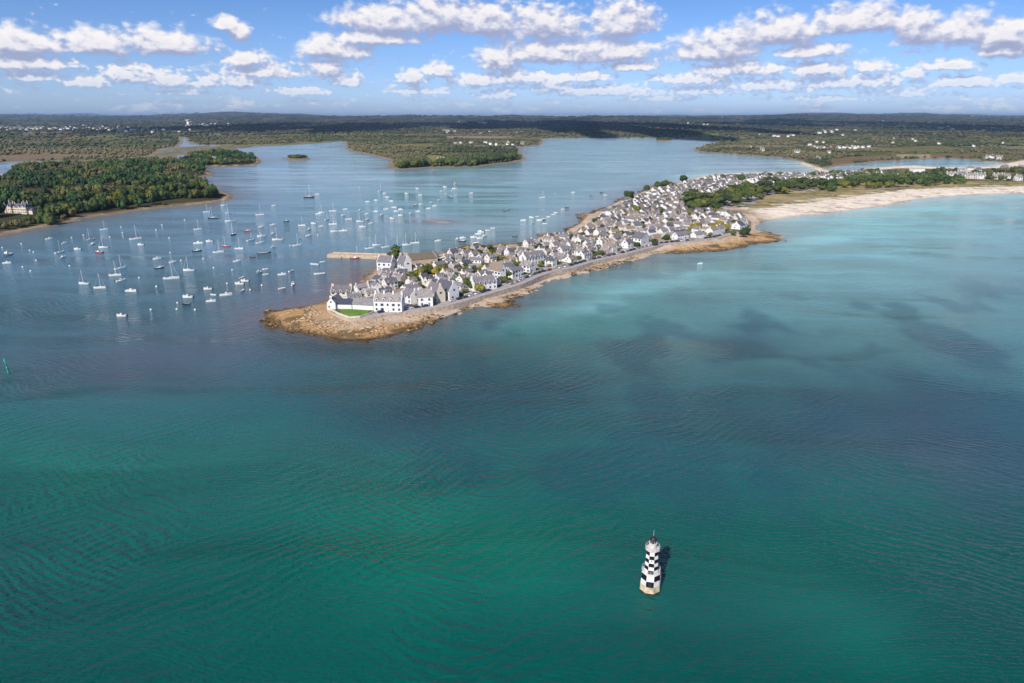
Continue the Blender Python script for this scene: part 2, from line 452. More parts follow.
def land_fields(x, y):
    """Height and the distance fields the colours are made from."""
    r = np.hypot(x, y)
    amp = np.clip(r/400, 0.8, 14)
    wob = (fbm(x/22, y/22, 3, 4)-0.5)*3.0*amp + (fbm(x/5, y/5, 5, 3)-0.5)*1.6*np.clip(r/400, 0, 2)
    fine = (vnoise(x/2.2, y/2.2, 9)-0.5)*1.0
    D = {}
    H = np.full(x.shape, -3.0)
    def put(nm, poly, slope, top, w=1.0):
        d = sdist(x, y, poly); D[nm] = d
        dd = d + wob*w
        h = np.where(dd > 0, np.minimum(dd*slope, top), np.maximum(dd*0.08, -3.0))
        return h
    hi = put('isle', ISLE, 0.085, 3.05, 0.6)
    hi = hi + np.where(hi > 0.1, fine*0.22+(fbm(x/6, y/6, 21, 3)-0.5)*0.75, (fbm(x/5, y/5, 22, 3)-0.52)*np.clip(3+hi*6, 0, 3))
    H = np.maximum(H, hi)
    db = sdist(x, y, BUILT); D['built'] = db
    H = np.maximum(H, put('right', RIGHT, 0.05, 5.0, 0.8))
    hb = put('back', BACK, 0.05, 6.0, 0.8); H = np.maximum(H, hb)
    H = np.maximum(H, put('left', LEFT, 0.12, 5.0, 0.5))
    H = np.maximum(H, put('islet', ISLET, 0.12, 3.0, 0.3))
    H = np.maximum(H, put('knoll', KNOLL, 0.12, 3.0, 0.2))
    H = np.maximum(H, put('bar', BAR, 0.02, 0.16, 0.8))
    H = np.maximum(H, put('marsh', MARSH, 0.01, 0.5, 0.6)+(fbm(x/60, y/60, 33, 3)-0.55)*1.1)
    H = np.maximum(H, put('marsh2', MARSH2, 0.01, 0.5, 0.6)+(fbm(x/90, y/60, 34, 3)-0.5)*1.1)
    # inland relief
    inland = np.maximum(D['back'], D['right'])
    rise = sstep(inland, 60, 900)*6*fbm(x/500, y/500, 41, 3)
    hills = sstep(r, 4500, 26000)*(15+420*np.clip(fbm(x/4200, y/3800, 55, 4)-0.30, 0, 1)**1.15)*np.clip((r-3500)/9000, 0, 1)
    H = np.where(inland > 0, H+rise+hills, H)
    D['left_in'] = D['left']
    H = np.where(D['left'] > 0, H+sstep(D['left'], 10, 160)*5, H)
    east = sstep(x, 300, 420)
    H = np.where(db > 0, np.maximum(PLAT, 0), H)
    return H, D, r

def cells(x, y, size, seed):
    gx = x/size; gy = y/size; ix = np.floor(gx); iy = np.floor(gy)
    best = np.full(x.shape, 1e9); val = np.zeros(x.shape); second = np.full(x.shape, 1e9)
    for a in (-1, 0, 1):
        for b in (-1, 0, 1):
            cx = ix+a; cy = iy+b
            px = cx+_hash(cx, cy, seed); py = cy+_hash(cx, cy, seed+1)
            d = np.hypot(px-gx, py-gy)
            hit = d < best
            second = np.where(hit, best, np.minimum(second, d))
            val = np.where(hit, _hash(cx, cy, seed+2), val); best = np.where(hit, d, best)
    return val, second-best

def ground_colour(x, y, H, D, r):
    n1 = fbm(x/30, y/30, 61, 4); n2 = fbm(x/7, y/7, 62, 3); n3 = fbm(x/240, y/240, 63, 3)
    def C(*c): return np.array(c)[None, :]
    def mixn(a, b, t): return a*(1-t[:, None])+b*t[:, None]
    v, _ = cells(x+(n3-0.5)*120, y, 230, 71)
    pal = np.array([(0.08,0.09,0.035),(0.11,0.115,0.042),(0.07,0.085,0.03),(0.18,0.145,0.08),(0.12,0.14,0.05),(0.08,0.085,0.035),(0.22,0.19,0.12),(0.09,0.105,0.04),(0.15,0.125,0.07)])
    col = pal[(v*len(pal)).astype(int) % len(pal)]*(0.8+0.4*n1[:, None])
    for fp, fc in FIELDS:
        col = np.where((sdist(x, y, fp) > 0)[:, None], C(*fc)*(0.8+0.4*n1[:, None]), col)
    col = col*(1-0.45*sstep(r, 4000, 9000))[:, None]  # far ground darkened with distance: cloud shade put into its colour
    # shores: wrack, mud, sand
    inl = np.maximum(D['back'], D['right'])
    w = np.clip(r/900, 1, 3)
    shore = 1-sstep(np.maximum(inl, np.maximum(D['islet'], D['knoll'])), 4*w, 13*w)
    col = mixn(col, C(0.27,0.215,0.14)*(0.75+0.5*n2[:, None]), shore)
    lf = D['left'] > -40
    colL = mixn(C(0.065,0.06,0.028)*(0.7+0.6*n1[:, None]), C(0.25,0.18,0.11)*(0.65+0.7*n2[:, None]), 1-sstep(D['left'], 9, 17))
    colL = mixn(colL, C(0.42,0.35,0.25)*np.ones_like(colL), sstep(D['left'], 5, 8)*(1-sstep(D['left'], 9, 13))*sstep(n1, 0.40, 0.5)*0.8)
    col = np.where((lf & (D['left'] > inl))[:, None], colL, col)
    for k, c in (('marsh', (0.17,0.155,0.075)), ('marsh2', (0.15,0.15,0.065)), ('bar', (0.36,0.32,0.33))):
        t = ((D[k] > -20) & (D['left'] < 0) & (inl < 0)).astype(float)
        cc = mixn(C(*c)*np.ones_like(col), C(0.26,0.22,0.16)*np.ones_like(col), sstep(n1, 0.5, 0.62))
        col = mixn(col, cc, t)
    # the island: wet weed, ochre rock, pale shingle and sand towards the wall
    di = D['isle']
    wet = C(0.11,0.075,0.04)*(0.6+0.8*n2[:, None])
    rock = mixn(C(0.50,0.30,0.14)*np.ones_like(col), C(0.20,0.14,0.065)*np.ones_like(col), sstep(n2+0.35*(n1-0.5), 0.45, 0.56))
    sand = C(0.66,0.51,0.37)*(0.88+0.24*n2[:, None])
    ci = mixn(wet, rock, sstep(di+(n2-0.5)*6, 1.0, 6.0))
    db = D['built']
    front = sstep(-db+(n1-0.5)*8, 17, 7)      # close to the wall
    tipness = sstep(x, -120, -60)
    ci = mixn(ci, sand*0.88, sstep(n1*0.7+front*0.55+(n2-0.5)*0.25, 0.50, 0.78)*(0.25+0.75*tipness))
    beach = sstep(x, 262, 300)                 # open white beach to the east
    reef = (np.hypot((x-RB[0])/34, (y-RB[1])/14) < 1+0.5*(n2-0.5))
    wetsand = C(0.56,0.48,0.40)*np.ones_like(col)
    cb = mixn(wetsand, C(0.88,0.75,0.59)*(0.93+0.12*n2[:, None]), sstep(di, 2, 10))
    ci = np.where((reef)[:, None], mixn(rock, sand, sstep(n1, 0.5, 0.6)*0.6), mixn(ci, cb, beach))
    # debris lines on the beach
    ci = mixn(ci, C(0.30,0.25,0.19)*np.ones_like(col), beach*sstep(fbm(x/26, y/5, 91, 3), 0.62, 0.72)*0.6*(~reef))
    urban = C(0.42,0.37,0.33)*(0.8+0.4*n2[:, None])
    garden = C(0.10,0.105,0.042)*(0.7+0.6*n2[:, None])
    urban = mixn(urban, garden, sstep(fbm(x/14, y/14, 77, 3), 0.50, 0.56))
    ci = mixn(ci, urban, sstep(db, 0.0, 0.6)*(1-sstep(x, 720, 760)))
    ce = mixn(C(0.24,0.19,0.10)*(0.7+0.6*n1[:, None]), C(0.10,0.10,0.04)*np.ones_like(col), sstep(n1, 0.45, 0.6))
    ci = mixn(ci, ce, sstep(db, 0.0, 3.0)*sstep(x, 560, 620))
    dg = sdist(x, y, DUNE_GRASS)
    cg = mixn(C(0.42,0.32,0.15)*(0.8+0.4*n2[:, None]), C(0.22,0.20,0.07)*np.ones_like(col), sstep(fbm(x/50, y/12, 78, 3), 0.50, 0.64))
    ci = mixn(ci, cg, sstep(dg+(n1-0.5)*14, -1, 3)*(1-0.8*sstep(fbm(x/38, y/10, 79, 3), 0.56, 0.64)))
    dl = sdist(x, y, LAWN)
    ci = mixn(ci, C(0.14,0.25,0.045)*(0.65+0.7*n2[:, None]), sstep(dl, -0.3, 0.4))
    col = np.where(((di > -30) & (di > np.maximum(inl, D['left'])))[:, None], ci, col)
    return np.clip(col, 0.005, 0.9)

RB = P(772, 237.5)
FIELDS = [(poly_world(a_), c_) for a_, c_ in [
 ([(393,145.6),(434,145.2),(433,147.8),(395,148.2)], (0.20,0.17,0.07)), ([(444,137.6),(514,137.2),(512,139.2),(448,139.4)], (0.28,0.22,0.16)), ([(422,158),(434,157),(447,159),(445,163.5),(432,164.5)], (0.24,0.22,0.07)),
 ([(702,135.2),(720,135),(719,138),(703,138.2)], (0.16,0.26,0.06)), ([(673,138.5),(690,138.3),(717,140.6),(716,142),(700,141.8)], (0.26,0.20,0.12)),
 ([(826,161.5),(850,158.5),(903,155.8),(1000,155.5),(1004,158.5),(943,157.6),(905,159),(870,161),(845,164.5),(830,167.5)], (0.19,0.13,0.07)), ([(896,156),(930,156),(931,158.4),(897,158.8)], (0.36,0.28,0.17)),
 ([(870,150.5),(940,148),(960,151),(900,153.5)], (0.17,0.15,0.055)), ([(0,157.5),(60,156),(110,156.5),(60,160),(0,161)], (0.22,0.16,0.10)), ([(770,139),(800,138.5),(802,141),(772,141.5)], (0.15,0.13,0.07)),
 ([(1015,148),(1060,147),(1060,151),(1015,151.5)], (0.2,0.19,0.08)), ([(840,136.5),(868,136),(870,138),(842,138.4)], (0.13,0.14,0.06)), ([(930,134),(975,133.4),(972,135.2),(933,135.6)], (0.20,0.16,0.09)),
 ([(20,144),(70,143),(72,145),(22,146.2)], (0.15,0.12,0.08)), ([(96,136.5),(130,136),(132,138),(98,138.6)], (0.18,0.15,0.09)), ([(250,136.5),(300,136),(300,137.4),(252,138)], (0.14,0.15,0.06))]]
def polar_grid(angles, radii):
    A, R = np.meshgrid(angles, radii)
    X = (R*np.sin(A)).ravel(); Y = (R*np.cos(A)).ravel()
    nr, nc = len(radii), len(angles)
    i = np.arange(nr*nc).reshape(nr, nc)
    F = np.stack([i[:-1, :-1], i[:-1, 1:], i[1:, 1:], i[1:, :-1]], -1).reshape(-1, 4)
    return X, Y, F

rows = np.concatenate([np.arange(350, 190, -0.55), np.arange(190, 118.5, -0.4), np.arange(118.5, 117.4, -0.2)])
radii = np.array([P(512, py)[1] for py in rows]); radii = np.append(radii, [60000., 66000.])
angles = np.arctan(np.linspace(-780, 780, 1330)/(FPX*1.02))
X, Y, F = polar_grid(angles, radii)
H, D, R = land_fields(X, Y)
colr = ground_colour(X, Y, H, D, R)
# drop faces that lie wholly under the sea
keep = (H[F].max(axis=1) > -0.6)
F = F[keep]
used = np.unique(F); remap = np.zeros(len(X), int); remap[used] = np.arange(len(used)); F = remap[F]

m, T, b = new_mat("ground_soil")
att = N(T, 'ShaderNodeVertexColor', layer_name='ground')
geo = N(T, 'ShaderNodeNewGeometry')
na = N(T, 'ShaderNodeTexNoise'); na.inputs['Scale'].default_value = 0.9; na.inputs['Detail'].default_value = 5; na.inputs['Roughness'].default_value = 0.65
nb = N(T, 'ShaderNodeTexNoise'); nb.inputs['Scale'].default_value = 0.06; nb.inputs['Detail'].default_value = 5
T.links.new(geo.outputs['Position'], na.inputs['Vector']); T.links.new(geo.outputs['Position'], nb.inputs['Vector'])
f = math_n(T, 'MULTIPLY', map_range(T, na.outputs[0], 0.3, 0.7, 0.78, 1.18), map_range(T, nb.outputs[0], 0.3, 0.7, 0.8, 1.15))
v = N(T, 'ShaderNodeVectorMath', operation='SCALE'); T.links.new(att.outputs[0], v.inputs[0]); T.links.new(f, v.inputs['Scale'])
T.links.new(v.outputs[0], b.inputs['Base Color']); b.inputs['Roughness'].default_value = 0.95; b.inputs['Specular IOR Level'].default_value = 0.1
bmp = N(T, 'ShaderNodeBump'); bmp.inputs['Distance'].default_value = 0.5; bmp.inputs['Strength'].default_value = 0.6
T.links.new(na.outputs[0], bmp.inputs['Height']); T.links.new(bmp.outputs[0], b.inputs['Normal'])
GROUND = m
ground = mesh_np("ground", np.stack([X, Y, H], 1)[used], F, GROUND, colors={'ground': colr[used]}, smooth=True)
tag(ground, kind='structure')

def ground_z(x, y):
    h, _, _ = land_fields(np.atleast_1d(np.array(x, float)), np.atleast_1d(np.array(y, float)))
    return h

# ------------------------------------------------------------------ sea
rw = np.concatenate([np.arange(900, 350, -5.0), np.arange(350, 150, -1.5), np.arange(150, 118.0, -0.8)])
radw = np.concatenate([[0.5, 20.0], [P(512, py)[1] for py in rw if P(512, py)[1] > 25], [40000., 70000.]])
angw = np.concatenate([np.linspace(-math.pi, -0.95, 24)[:-1], np.arctan(np.linspace(-900, 900, 420)/(FPX*1.02)), np.linspace(0.95, math.pi, 24)[1:]])
X, Y, F = polar_grid(angw, radw)
zc = Y*CP+CAM_H*SP; zc = np.where(zc < 30, 30, zc)
PX = 512+FPX*X/zc; PY = 341.5-FPX*(Y*SP-CAM_H*CP)/zc
def G(cx, cy, sx, sy, ang=0.0):
    c, s = math.cos(rad(ang)), math.sin(rad(ang))
    dx = PX-cx; dy = PY-cy
    u = (dx*c+dy*s)/sx; w_ = (-dx*s+dy*c)/sy
    return np.exp(-(u*u+w_*w_)*0.5)
warp = (fbm(X/60, Y/60, 5, 4)-0.5)
PX = PX+warp*70; PY = PY+(fbm(X/45+9, Y/60, 6, 4)-0.5)*np.clip((PY-120)*0.22, 0, 60)
def C(*c): return np.array(c)[None, :]
def lerp(a, b_, t): return a*(1-t[:, None])+b_*t[:, None]
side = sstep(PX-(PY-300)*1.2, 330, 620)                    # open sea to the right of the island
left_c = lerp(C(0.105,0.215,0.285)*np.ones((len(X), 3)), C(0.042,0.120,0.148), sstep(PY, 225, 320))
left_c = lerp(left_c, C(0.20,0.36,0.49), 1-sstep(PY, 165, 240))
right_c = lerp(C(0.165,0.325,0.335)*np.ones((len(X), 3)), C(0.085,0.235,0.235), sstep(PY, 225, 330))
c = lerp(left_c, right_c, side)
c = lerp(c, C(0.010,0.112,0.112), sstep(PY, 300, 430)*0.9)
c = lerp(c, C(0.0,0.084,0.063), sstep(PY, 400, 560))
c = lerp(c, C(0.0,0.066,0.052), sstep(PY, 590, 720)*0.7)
fb1 = fbm(X/35, Y/35, 15, 4)
for (cx, cy, sx, sy, a, wgt, kc) in [
  (480,545,110,36,8,0.8,'g'),(440,590,140,30,0,0.25,'g'),(790,610,110,38,15,0.6,'g'),(930,560,80,30,20,0.3,'g'),(560,330,80,18,-12,0.35,'g'),(600,440,60,20,0,0.35,'g'),(60,490,90,40,0,0.55,'g'),(250,470,90,30,0,0.35,'g'),
  (450,400,120,36,8,0.8,'d'),(300,400,110,40,0,0.35,'d'),(575,405,60,25,0,0.5,'d'),(990,520,70,40,10,0.5,'d'),(700,620,120,40,0,0.35,'d'),(900,425,120,38,6,0.9,'d'),(760,440,60,22,20,0.45,'d'),(970,350,50,14,12,0.6,'d'),(735,345,60,14,4,0.45,'d'),(690,300,40,10,0,0.3,'d'),
  (720,235,60,10,6,0.25,'d'),(990,620,90,30,15,0.35,'d'),(620,560,50,30,0,0.25,'d'),(150,350,110,20,-5,0.5,'p'),(90,372,70,20,-10,0.4,'p'),(960,470,90,22,10,0.35,'p'),(40,600,120,60,0,0.25,'d'),
  (850,228,90,10,-14,0.85,'t'),(960,208,90,8,-5,0.7,'t'),(930,235,120,14,-8,0.45,'t'),(640,285,60,9,-20,0.4,'t'),(880,262,120,16,0,0.25,'t'),(590,300,60,10,-15,0.3,'t'),
  (350,285,34,10,-10,0.75,'m'),(300,297,40,9,-12,0.7,'m'),(370,262,30,6,0,0.15,'m'),(250,318,22,8,0,0.5,'m'),(520,312,26,8,-30,0.35,'p'),(700,262,60,5,-3,0.35,'p'),
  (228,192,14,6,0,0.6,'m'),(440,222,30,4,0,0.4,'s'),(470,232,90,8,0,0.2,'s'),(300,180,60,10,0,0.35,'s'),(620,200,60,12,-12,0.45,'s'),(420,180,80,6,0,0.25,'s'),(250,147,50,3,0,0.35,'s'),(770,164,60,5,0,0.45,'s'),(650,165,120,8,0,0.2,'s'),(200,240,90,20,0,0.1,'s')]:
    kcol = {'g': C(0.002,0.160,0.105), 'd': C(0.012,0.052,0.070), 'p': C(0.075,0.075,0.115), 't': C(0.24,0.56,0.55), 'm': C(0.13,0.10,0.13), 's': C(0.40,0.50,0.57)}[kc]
    t = G(cx, cy, sx, sy, a)*wgt
    t = np.clip(t*(0.45+1.1*fb1), 0, 1)
    c = lerp(c, kcol, t)
patch = sstep(fbm(X/28, Y/40, 16, 4), 0.47, 0.64)*sstep(PY, 255, 320)*(1-sstep(PY, 470, 560))*sstep(PX, 300, 520)
c = lerp(c, C(0.010,0.058,0.082), patch*0.5)
H, D, R = land_fields(X, Y)
dn = np.maximum.reduce([D[k] for k in ('isle', 'left', 'back', 'right', 'islet', 'bar', 'marsh')])
edge = np.exp(np.clip(dn, -400, 0)/np.clip(R/34, 8, 40))
sandy = sstep(X, 230, 330)*(D['isle'] > -60)
c = lerp(c, C(0.15,0.125,0.12), edge*0.65*(1-sandy))
c = lerp(c, C(0.50,0.66,0.62), edge*0.8*sandy)
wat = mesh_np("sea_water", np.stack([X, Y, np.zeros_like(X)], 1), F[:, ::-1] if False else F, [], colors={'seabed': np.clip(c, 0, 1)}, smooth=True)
tag(wat, kind='structure')
if wat.data.polygons[5000].normal.z < 0:
    wat.data.flip_normals()
if ground.data.polygons[100].normal.z < 0:
    ground.data.flip_normals()
m, T, b = new_mat("sea_surface")
att = N(T, 'ShaderNodeVertexColor', layer_name='seabed')
geo = N(T, 'ShaderNodeNewGeometry')
pos = geo.outputs['Position']
def vscale(v, sx, sy, rz=0.0):
    mp = N(T, 'ShaderNodeMapping'); T.links.new(v, mp.inputs[0])
    mp.inputs['Scale'].default_value = (sx, sy, 1); mp.inputs['Rotation'].default_value = (0, 0, rz)
    return mp.outputs[0]
def wn(vec, scale, det=2, rough=0.5, dist=0.0):
    n = N(T, 'ShaderNodeTexNoise', noise_dimensions='2D'); n.inputs['Scale'].default_value = scale; n.inputs['Detail'].default_value = det
    n.inputs['Roughness'].default_value = rough; n.inputs['Distortion'].default_value = dist
    T.links.new(vec, n.inputs['Vector']); return n.outputs[0]
# bend the swell with a slow warp
wrp = N(T, 'ShaderNodeTexNoise', noise_dimensions='2D'); wrp.inputs['Scale'].default_value = 0.012; wrp.inputs['Detail'].default_value = 2
T.links.new(pos, wrp.inputs['Vector'])
wv = N(T, 'ShaderNodeVectorMath', operation='MULTIPLY_ADD'); T.links.new(wrp.outputs['Color'], wv.inputs[0]); wv.inputs[1].default_value = (30, 30, 0); T.links.new(pos, wv.inputs[2])
wv = wv.outputs[0]
def swell(rz, wl, elong=3.6):
    mp = N(T, 'ShaderNodeMapping', vector_type='POINT'); T.links.new(wv, mp.inputs[0])
    mp.inputs['Rotation'].default_value = (0, 0, rz)
    m2 = N(T, 'ShaderNodeMapping'); T.links.new(mp.outputs[0], m2.inputs[0]); m2.inputs['Scale'].default_value = (1/(wl*elong), 1/wl, 1)
    nz = wn(m2.outputs[0], 1.0, 2, 0.5, 0.0)
    wt_ = N(T, 'ShaderNodeTexWave', wave_type='BANDS', bands_direction='Y', wave_profile='SIN'); m3 = N(T, 'ShaderNodeMapping'); T.links.new(mp.outputs[0], m3.inputs[0]); m3.inputs['Scale'].default_value = (0.314/wl,)*3
    wt_.inputs['Scale'].default_value = 1.0; wt_.inputs['Distortion'].default_value = 3.2; wt_.inputs['Detail'].default_value = 1.5; wt_.inputs['Detail Scale'].default_value = 1.6
    T.links.new(m3.outputs[0], wt_.inputs['Vector'])
    return math_n(T, 'ADD', math_n(T, 'MULTIPLY', nz, 0.9), math_n(T, 'MULTIPLY', wt_.outputs['Fac'], 0.22))
mask1 = map_range(T, wn(pos, 0.011, 2), 0.40, 0.60, 0.15, 1.0, True)
mask2 = map_range(T, wn(vscale(pos, 1, 1, 1.0), 0.009, 2), 0.42, 0.60, 0.1, 1.0, True)
s1 = math_n(T, 'MULTIPLY', swell(rad(28), 2.7), mask1)
s2 = math_n(T, 'MULTIPLY', swell(rad(-38), 3.3), mask2)
s3 = swell(rad(5), 1.2, 3.0)
s4 = wn(pos, 0.9, 3, 0.6)
hgt = math_n(T, 'MULTIPLY_ADD', s1, 1.0, math_n(T, 'MULTIPLY', s2, 0.9))
hgt = math_n(T, 'MULTIPLY_ADD', s3, 0.38, hgt)
hgt = math_n(T, 'MULTIPLY_ADD', s4, 0.34, hgt)
bmp = N(T, 'ShaderNodeBump'); bmp.inputs['Distance'].default_value = 1.0; bmp.inputs['Strength'].default_value = 0.8
T.links.new(hgt, bmp.inputs['Height']); T.links.new(bmp.outputs[0], b.inputs['Normal'])
# wind streaks on the surface
st = wn(vscale(wv, 0.004, 0.022, 0.1), 1.0, 4, 0.6, 0.6)
f = map_range(T, st, 0.35, 0.68, 0.88, 1.22)
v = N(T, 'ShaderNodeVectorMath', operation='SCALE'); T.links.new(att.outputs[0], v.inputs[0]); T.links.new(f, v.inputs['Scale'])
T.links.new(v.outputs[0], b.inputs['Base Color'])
T.links.new(map_range(T, st, 0.35, 0.65, 0.04, 0.2), b.inputs['Roughness'])
b.inputs['IOR'].default_value = 1.333
b.inputs['Specular IOR Level'].default_value = 0.42
wat.data.materials.append(m)
# ------------------------------------------------------------------ shared paints
M_white = varied("limewash_white", [(0.84,0.80,0.74),(0.84,0.81,0.76),(0.74,0.69,0.62),(0.82,0.78,0.73),(0.70,0.62,0.52),(0.80,0.75,0.68),(0.46,0.40,0.33),(0.83,0.80,0.75)], 0.85, 0.10)
M_white1 = simple("white_render", (0.82,0.80,0.76), 0.85, 0.08, 0.5)
M_cream = simple("cream_render", (0.72,0.62,0.47), 0.85, 0.1, 0.5)
M_stone = simple("granite", (0.36,0.31,0.26), 0.9, 0.25, 0.9)
M_wallstone = simple("sea_wall_stone", (0.47,0.39,0.31), 0.9, 0.35, 0.5)
M_quay = simple("quay_stone", (0.56,0.44,0.31), 0.9, 0.25, 0.4)
M_slate = varied("roof_slate", [(0.23,0.21,0.22),(0.28,0.255,0.255),(0.17,0.16,0.18),(0.33,0.295,0.275),(0.245,0.215,0.215),(0.12,0.12,0.15),(0.31,0.235,0.18),(0.25,0.235,0.245)], 0.55, 0.30, 0.9)
M_glass = simple("window_glass", (0.035,0.045,0.06), 0.15, 0.1, 1.0, spec=0.6)
M_shut = varied("shutter_paint", [(0.10,0.20,0.38),(0.75,0.74,0.72),(0.15,0.28,0.30),(0.6,0.62,0.64)], 0.6)
M_pot = simple("chimney_pot", (0.45,0.20,0.10), 0.8, 0.2)
M_dark = simple("dark_paint", (0.03,0.03,0.035), 0.5, 0.1)
M_road = simple("light_asphalt", (0.44,0.385,0.36), 0.9, 0.22, 0.35)
M_concrete = simple("pale_concrete", (0.48,0.44,0.40), 0.85, 0.15)

# ------------------------------------------------------------------ promenade: road, sea wall, parapet line
seg = np.hypot(*(PROM[1:]-PROM[:-1]).T)
PCUM = np.concatenate([[0], np.cumsum(seg)]); PLEN = PCUM[-1]
def prom_at(s):
    """Point, unit tangent and inland normal of the promenade at s metres from the tip."""
    k = int(np.clip(np.searchsorted(PCUM, s, side='right')-1, 0, len(seg)-1))
    t = (s-PCUM[k])/seg[k]
    p = PROM[k]*(1-t)+PROM[k+1]*t
    def tan(i):
        a = PROM[max(i-1, 0)]; b_ = PROM[min(i+1, len(PROM)-1)]; d = b_-a; return d/np.hypot(*d)
    d = tan(k)*(1-t)+tan(k+1)*t; d = d/np.hypot(*d)
    return p, d, np.array([-d[1], d[0]])
def strip(name, s0, s1, prof, mat, step=3.0, parent=None, z=None):
    """A profile of (inland offset, height) points swept along the promenade."""
    ss = np.arange(s0, s1+0.01, step); vs = []; fs = []; n = len(prof)
    for s in ss:
        p, d, nn = prom_at(s)
        for (o_, z_) in prof:
            q = p+nn*o_; vs.append((q[0], q[1], z_))
    for i in range(len(ss)-1):
        for j in range(n-1):
            fs.append((i*n+j, (i+1)*n+j, (i+1)*n+j+1, i*n+j+1))
    mb = MB(); mb.add(vs, fs); return mb.build(name, mat, parent)
rd = strip("promenade_road", 30, PLEN-2, [(1.6, PLAT+0.012), (7.1, PLAT+0.012)], M_road); tag(rd, kind='structure')
pv_ = strip("promenade_pavement", 8, PLEN-2, [(0.3, PLAT-0.2), (0.3, PLAT+0.14), (1.6, PLAT+0.14), (1.6, PLAT+0.0)], M_concrete); tag(pv_, kind='structure')
sw = strip("sea_wall", 0, PLEN, [(-0.9, 0.6), (-0.35, PLAT+0.30), (0.15, PLAT+0.30), (0.18, PLAT-0.3)], M_wallstone)
tag(sw, "long sloping stone sea wall running along the open sea side of the village", "sea wall")

# low white wall round the lawn
gw = MB()
LW = [P(*q, PLAT) for q in [(329,310),(333,311.5),(339,314.7),(349,318.3),(360,317.6),(369,314.8),(374,312.8)]]
for a_, b_ in zip(LW[:-1], LW[1:]):
    d = Vector((b_[0]-a_[0], b_[1]-a_[1], 0)); L = d.length; an = math.atan2(d.y, d.x)
    gw.box(-0.2, L+0.15, -0.22, 0.22, PLAT-0.3, PLAT+1.1, 0, Matrix.Translation((a_[0], a_[1], 0)) @ Matrix.Rotation(an, 4, 'Z'))
o = gw.build("garden_wall", M_cream); tag(o, "low pale wall curving around the bright green lawn at the island tip", "wall")

# jetty
j = empty("jetty", (*P(358, 258.2), 0)); tag(j, "long sandy stone jetty reaching left into the moorings from the cypress", "jetty")
A = Vector((*P(327, 257.5), 0)); B = Vector((*P(394, 259.5), 0)); dj = (B-A); Lj = dj.length; aj = math.atan2(dj.y, dj.x)
Mj = Matrix.Translation(A-Vector(j.location)) @ Matrix.Rotation(aj, 4, 'Z')
jb = MB(); jb.box(0, Lj, 0, 6.5, -1.5, 2.6, 0, Mj); jb.build("quay_block", M_quay, j)
jb = MB(); jb.box(3.0, Lj, 5.6, 6.6, 2.604, 3.5, 0, Mj); jb.build("parapet", M_quay, j)
for k in range(3):
    jb = MB(); x0 = 8+k*15; jb.box(x0, x0+4.5, -1.3, -0.02, -1.2, 1.1, 0, Mj); jb.build("landing_step", M_wallstone, j)
jb = MB(); jb.tube(Mj @ Vector((24, 5, 2.6)), Mj @ Vector((24, 5, 8.2)), 0.12); jb.lathe([(0.0,8.2),(0.35,8.3),(0.3,8.7),(0,8.8)], 8, 0, ((Mj @ Vector((24,5,0))).x, (Mj @ Vector((24,5,0))).y)); jb.build("lamp_post", M_white1, j)
# quay yard at the root of the jetty
qy = MB(); qa = [P(*q, 2.7) for q in [(388,260.5),(391,255.2),(404,252.5),(412,254.5),(412,262),(396,265)]]
qy.add([(x, y, 2.9) for x, y in qa]+[(x, y, -1) for x, y in qa], [(0,5,4,3,2,1)]+[(i, (i+1) % 6, 6+(i+1) % 6, 6+i) for i in range(6)])
o = qy.build("quay_yard", M_quay); tag(o, kind='structure')

# ------------------------------------------------------------------ lighthouse
lx, ly = P(650.6, 592.5)
ly += 1.2
M_lwhite = simple("lighthouse_white", (0.86,0.82,0.77), 0.6, 0.16, 0.9)
M_lblack = simple("lighthouse_black", (0.014,0.013,0.018), 0.8, 0.25, 1.2, spec=0.15)
M_foot = simple("weathered_foot", (0.66,0.54,0.36), 0.9, 0.5, 0.8)
M_weed = simple("weed_ring", (0.05,0.045,0.02), 0.9, 0.4, 2)
M_grey = simple("zinc_grey", (0.60,0.56,0.55), 0.5, 0.2, 1.5)
M_pink = simple("lantern_stone", (0.74,0.66,0.62), 0.8, 0.2, 1.5)
lh = empty("lighthouse", (lx, ly, 0), math.atan2(-lx, ly)*-0.0 - math.atan2(lx, ly))
lh.scale = (0.92, 0.92, 0.92)
tag(lh, "black and white checkered octagonal lighthouse standing alone in the green water", "lighthouse")
PH = math.pi/8 - math.pi/2
def octo(name, r0, z0, r1, z1, nrow, start, mats):
    """An octagonal drum of tapering courses, the courses painted in alternate checks."""
    mb = MB()
    for k in range(nrow):
        ta, tb = k/nrow, (k+1)/nrow
        ra, rb = r0+(r1-r0)*ta, r0+(r1-r0)*tb; za, zb = z0+(z1-z0)*ta, z0+(z1-z0)*tb
        for i in range(8):
            t0 = PH+2*math.pi*(i-1)/8; t1 = PH+2*math.pi*i/8
            mb.add([(ra*math.cos(t0), ra*math.sin(t0), za), (ra*math.cos(t1), ra*math.sin(t1), za), (rb*math.cos(t1), rb*math.sin(t1), zb), (rb*math.cos(t0), rb*math.sin(t0), zb)], [(0,1,2,3)], (i+k+start) % 2)
    tp = [(r1*math.cos(PH+2*math.pi*i/8), r1*math.sin(PH+2*math.pi*i/8), z1) for i in range(8)]
    mb.add(tp, [tuple(range(8))], 0)
    return mb.build(name, mats, lh)
mb = MB(); mb.lathe([(2.95,-2),(2.86,0.15),(2.84,0.55)], 8, 0, ph=PH); mb.build("weed_ring", M_weed, lh)
mb = MB(); mb.lathe([(2.80,0.5),(2.66,2.35)], 8, 0, ph=PH); mb.build("stone_foot", M_foot, lh)
octo("lower_storey", 2.655, 2.35, 2.50, 5.65, 2, 1, [M_lwhite, M_lblack])
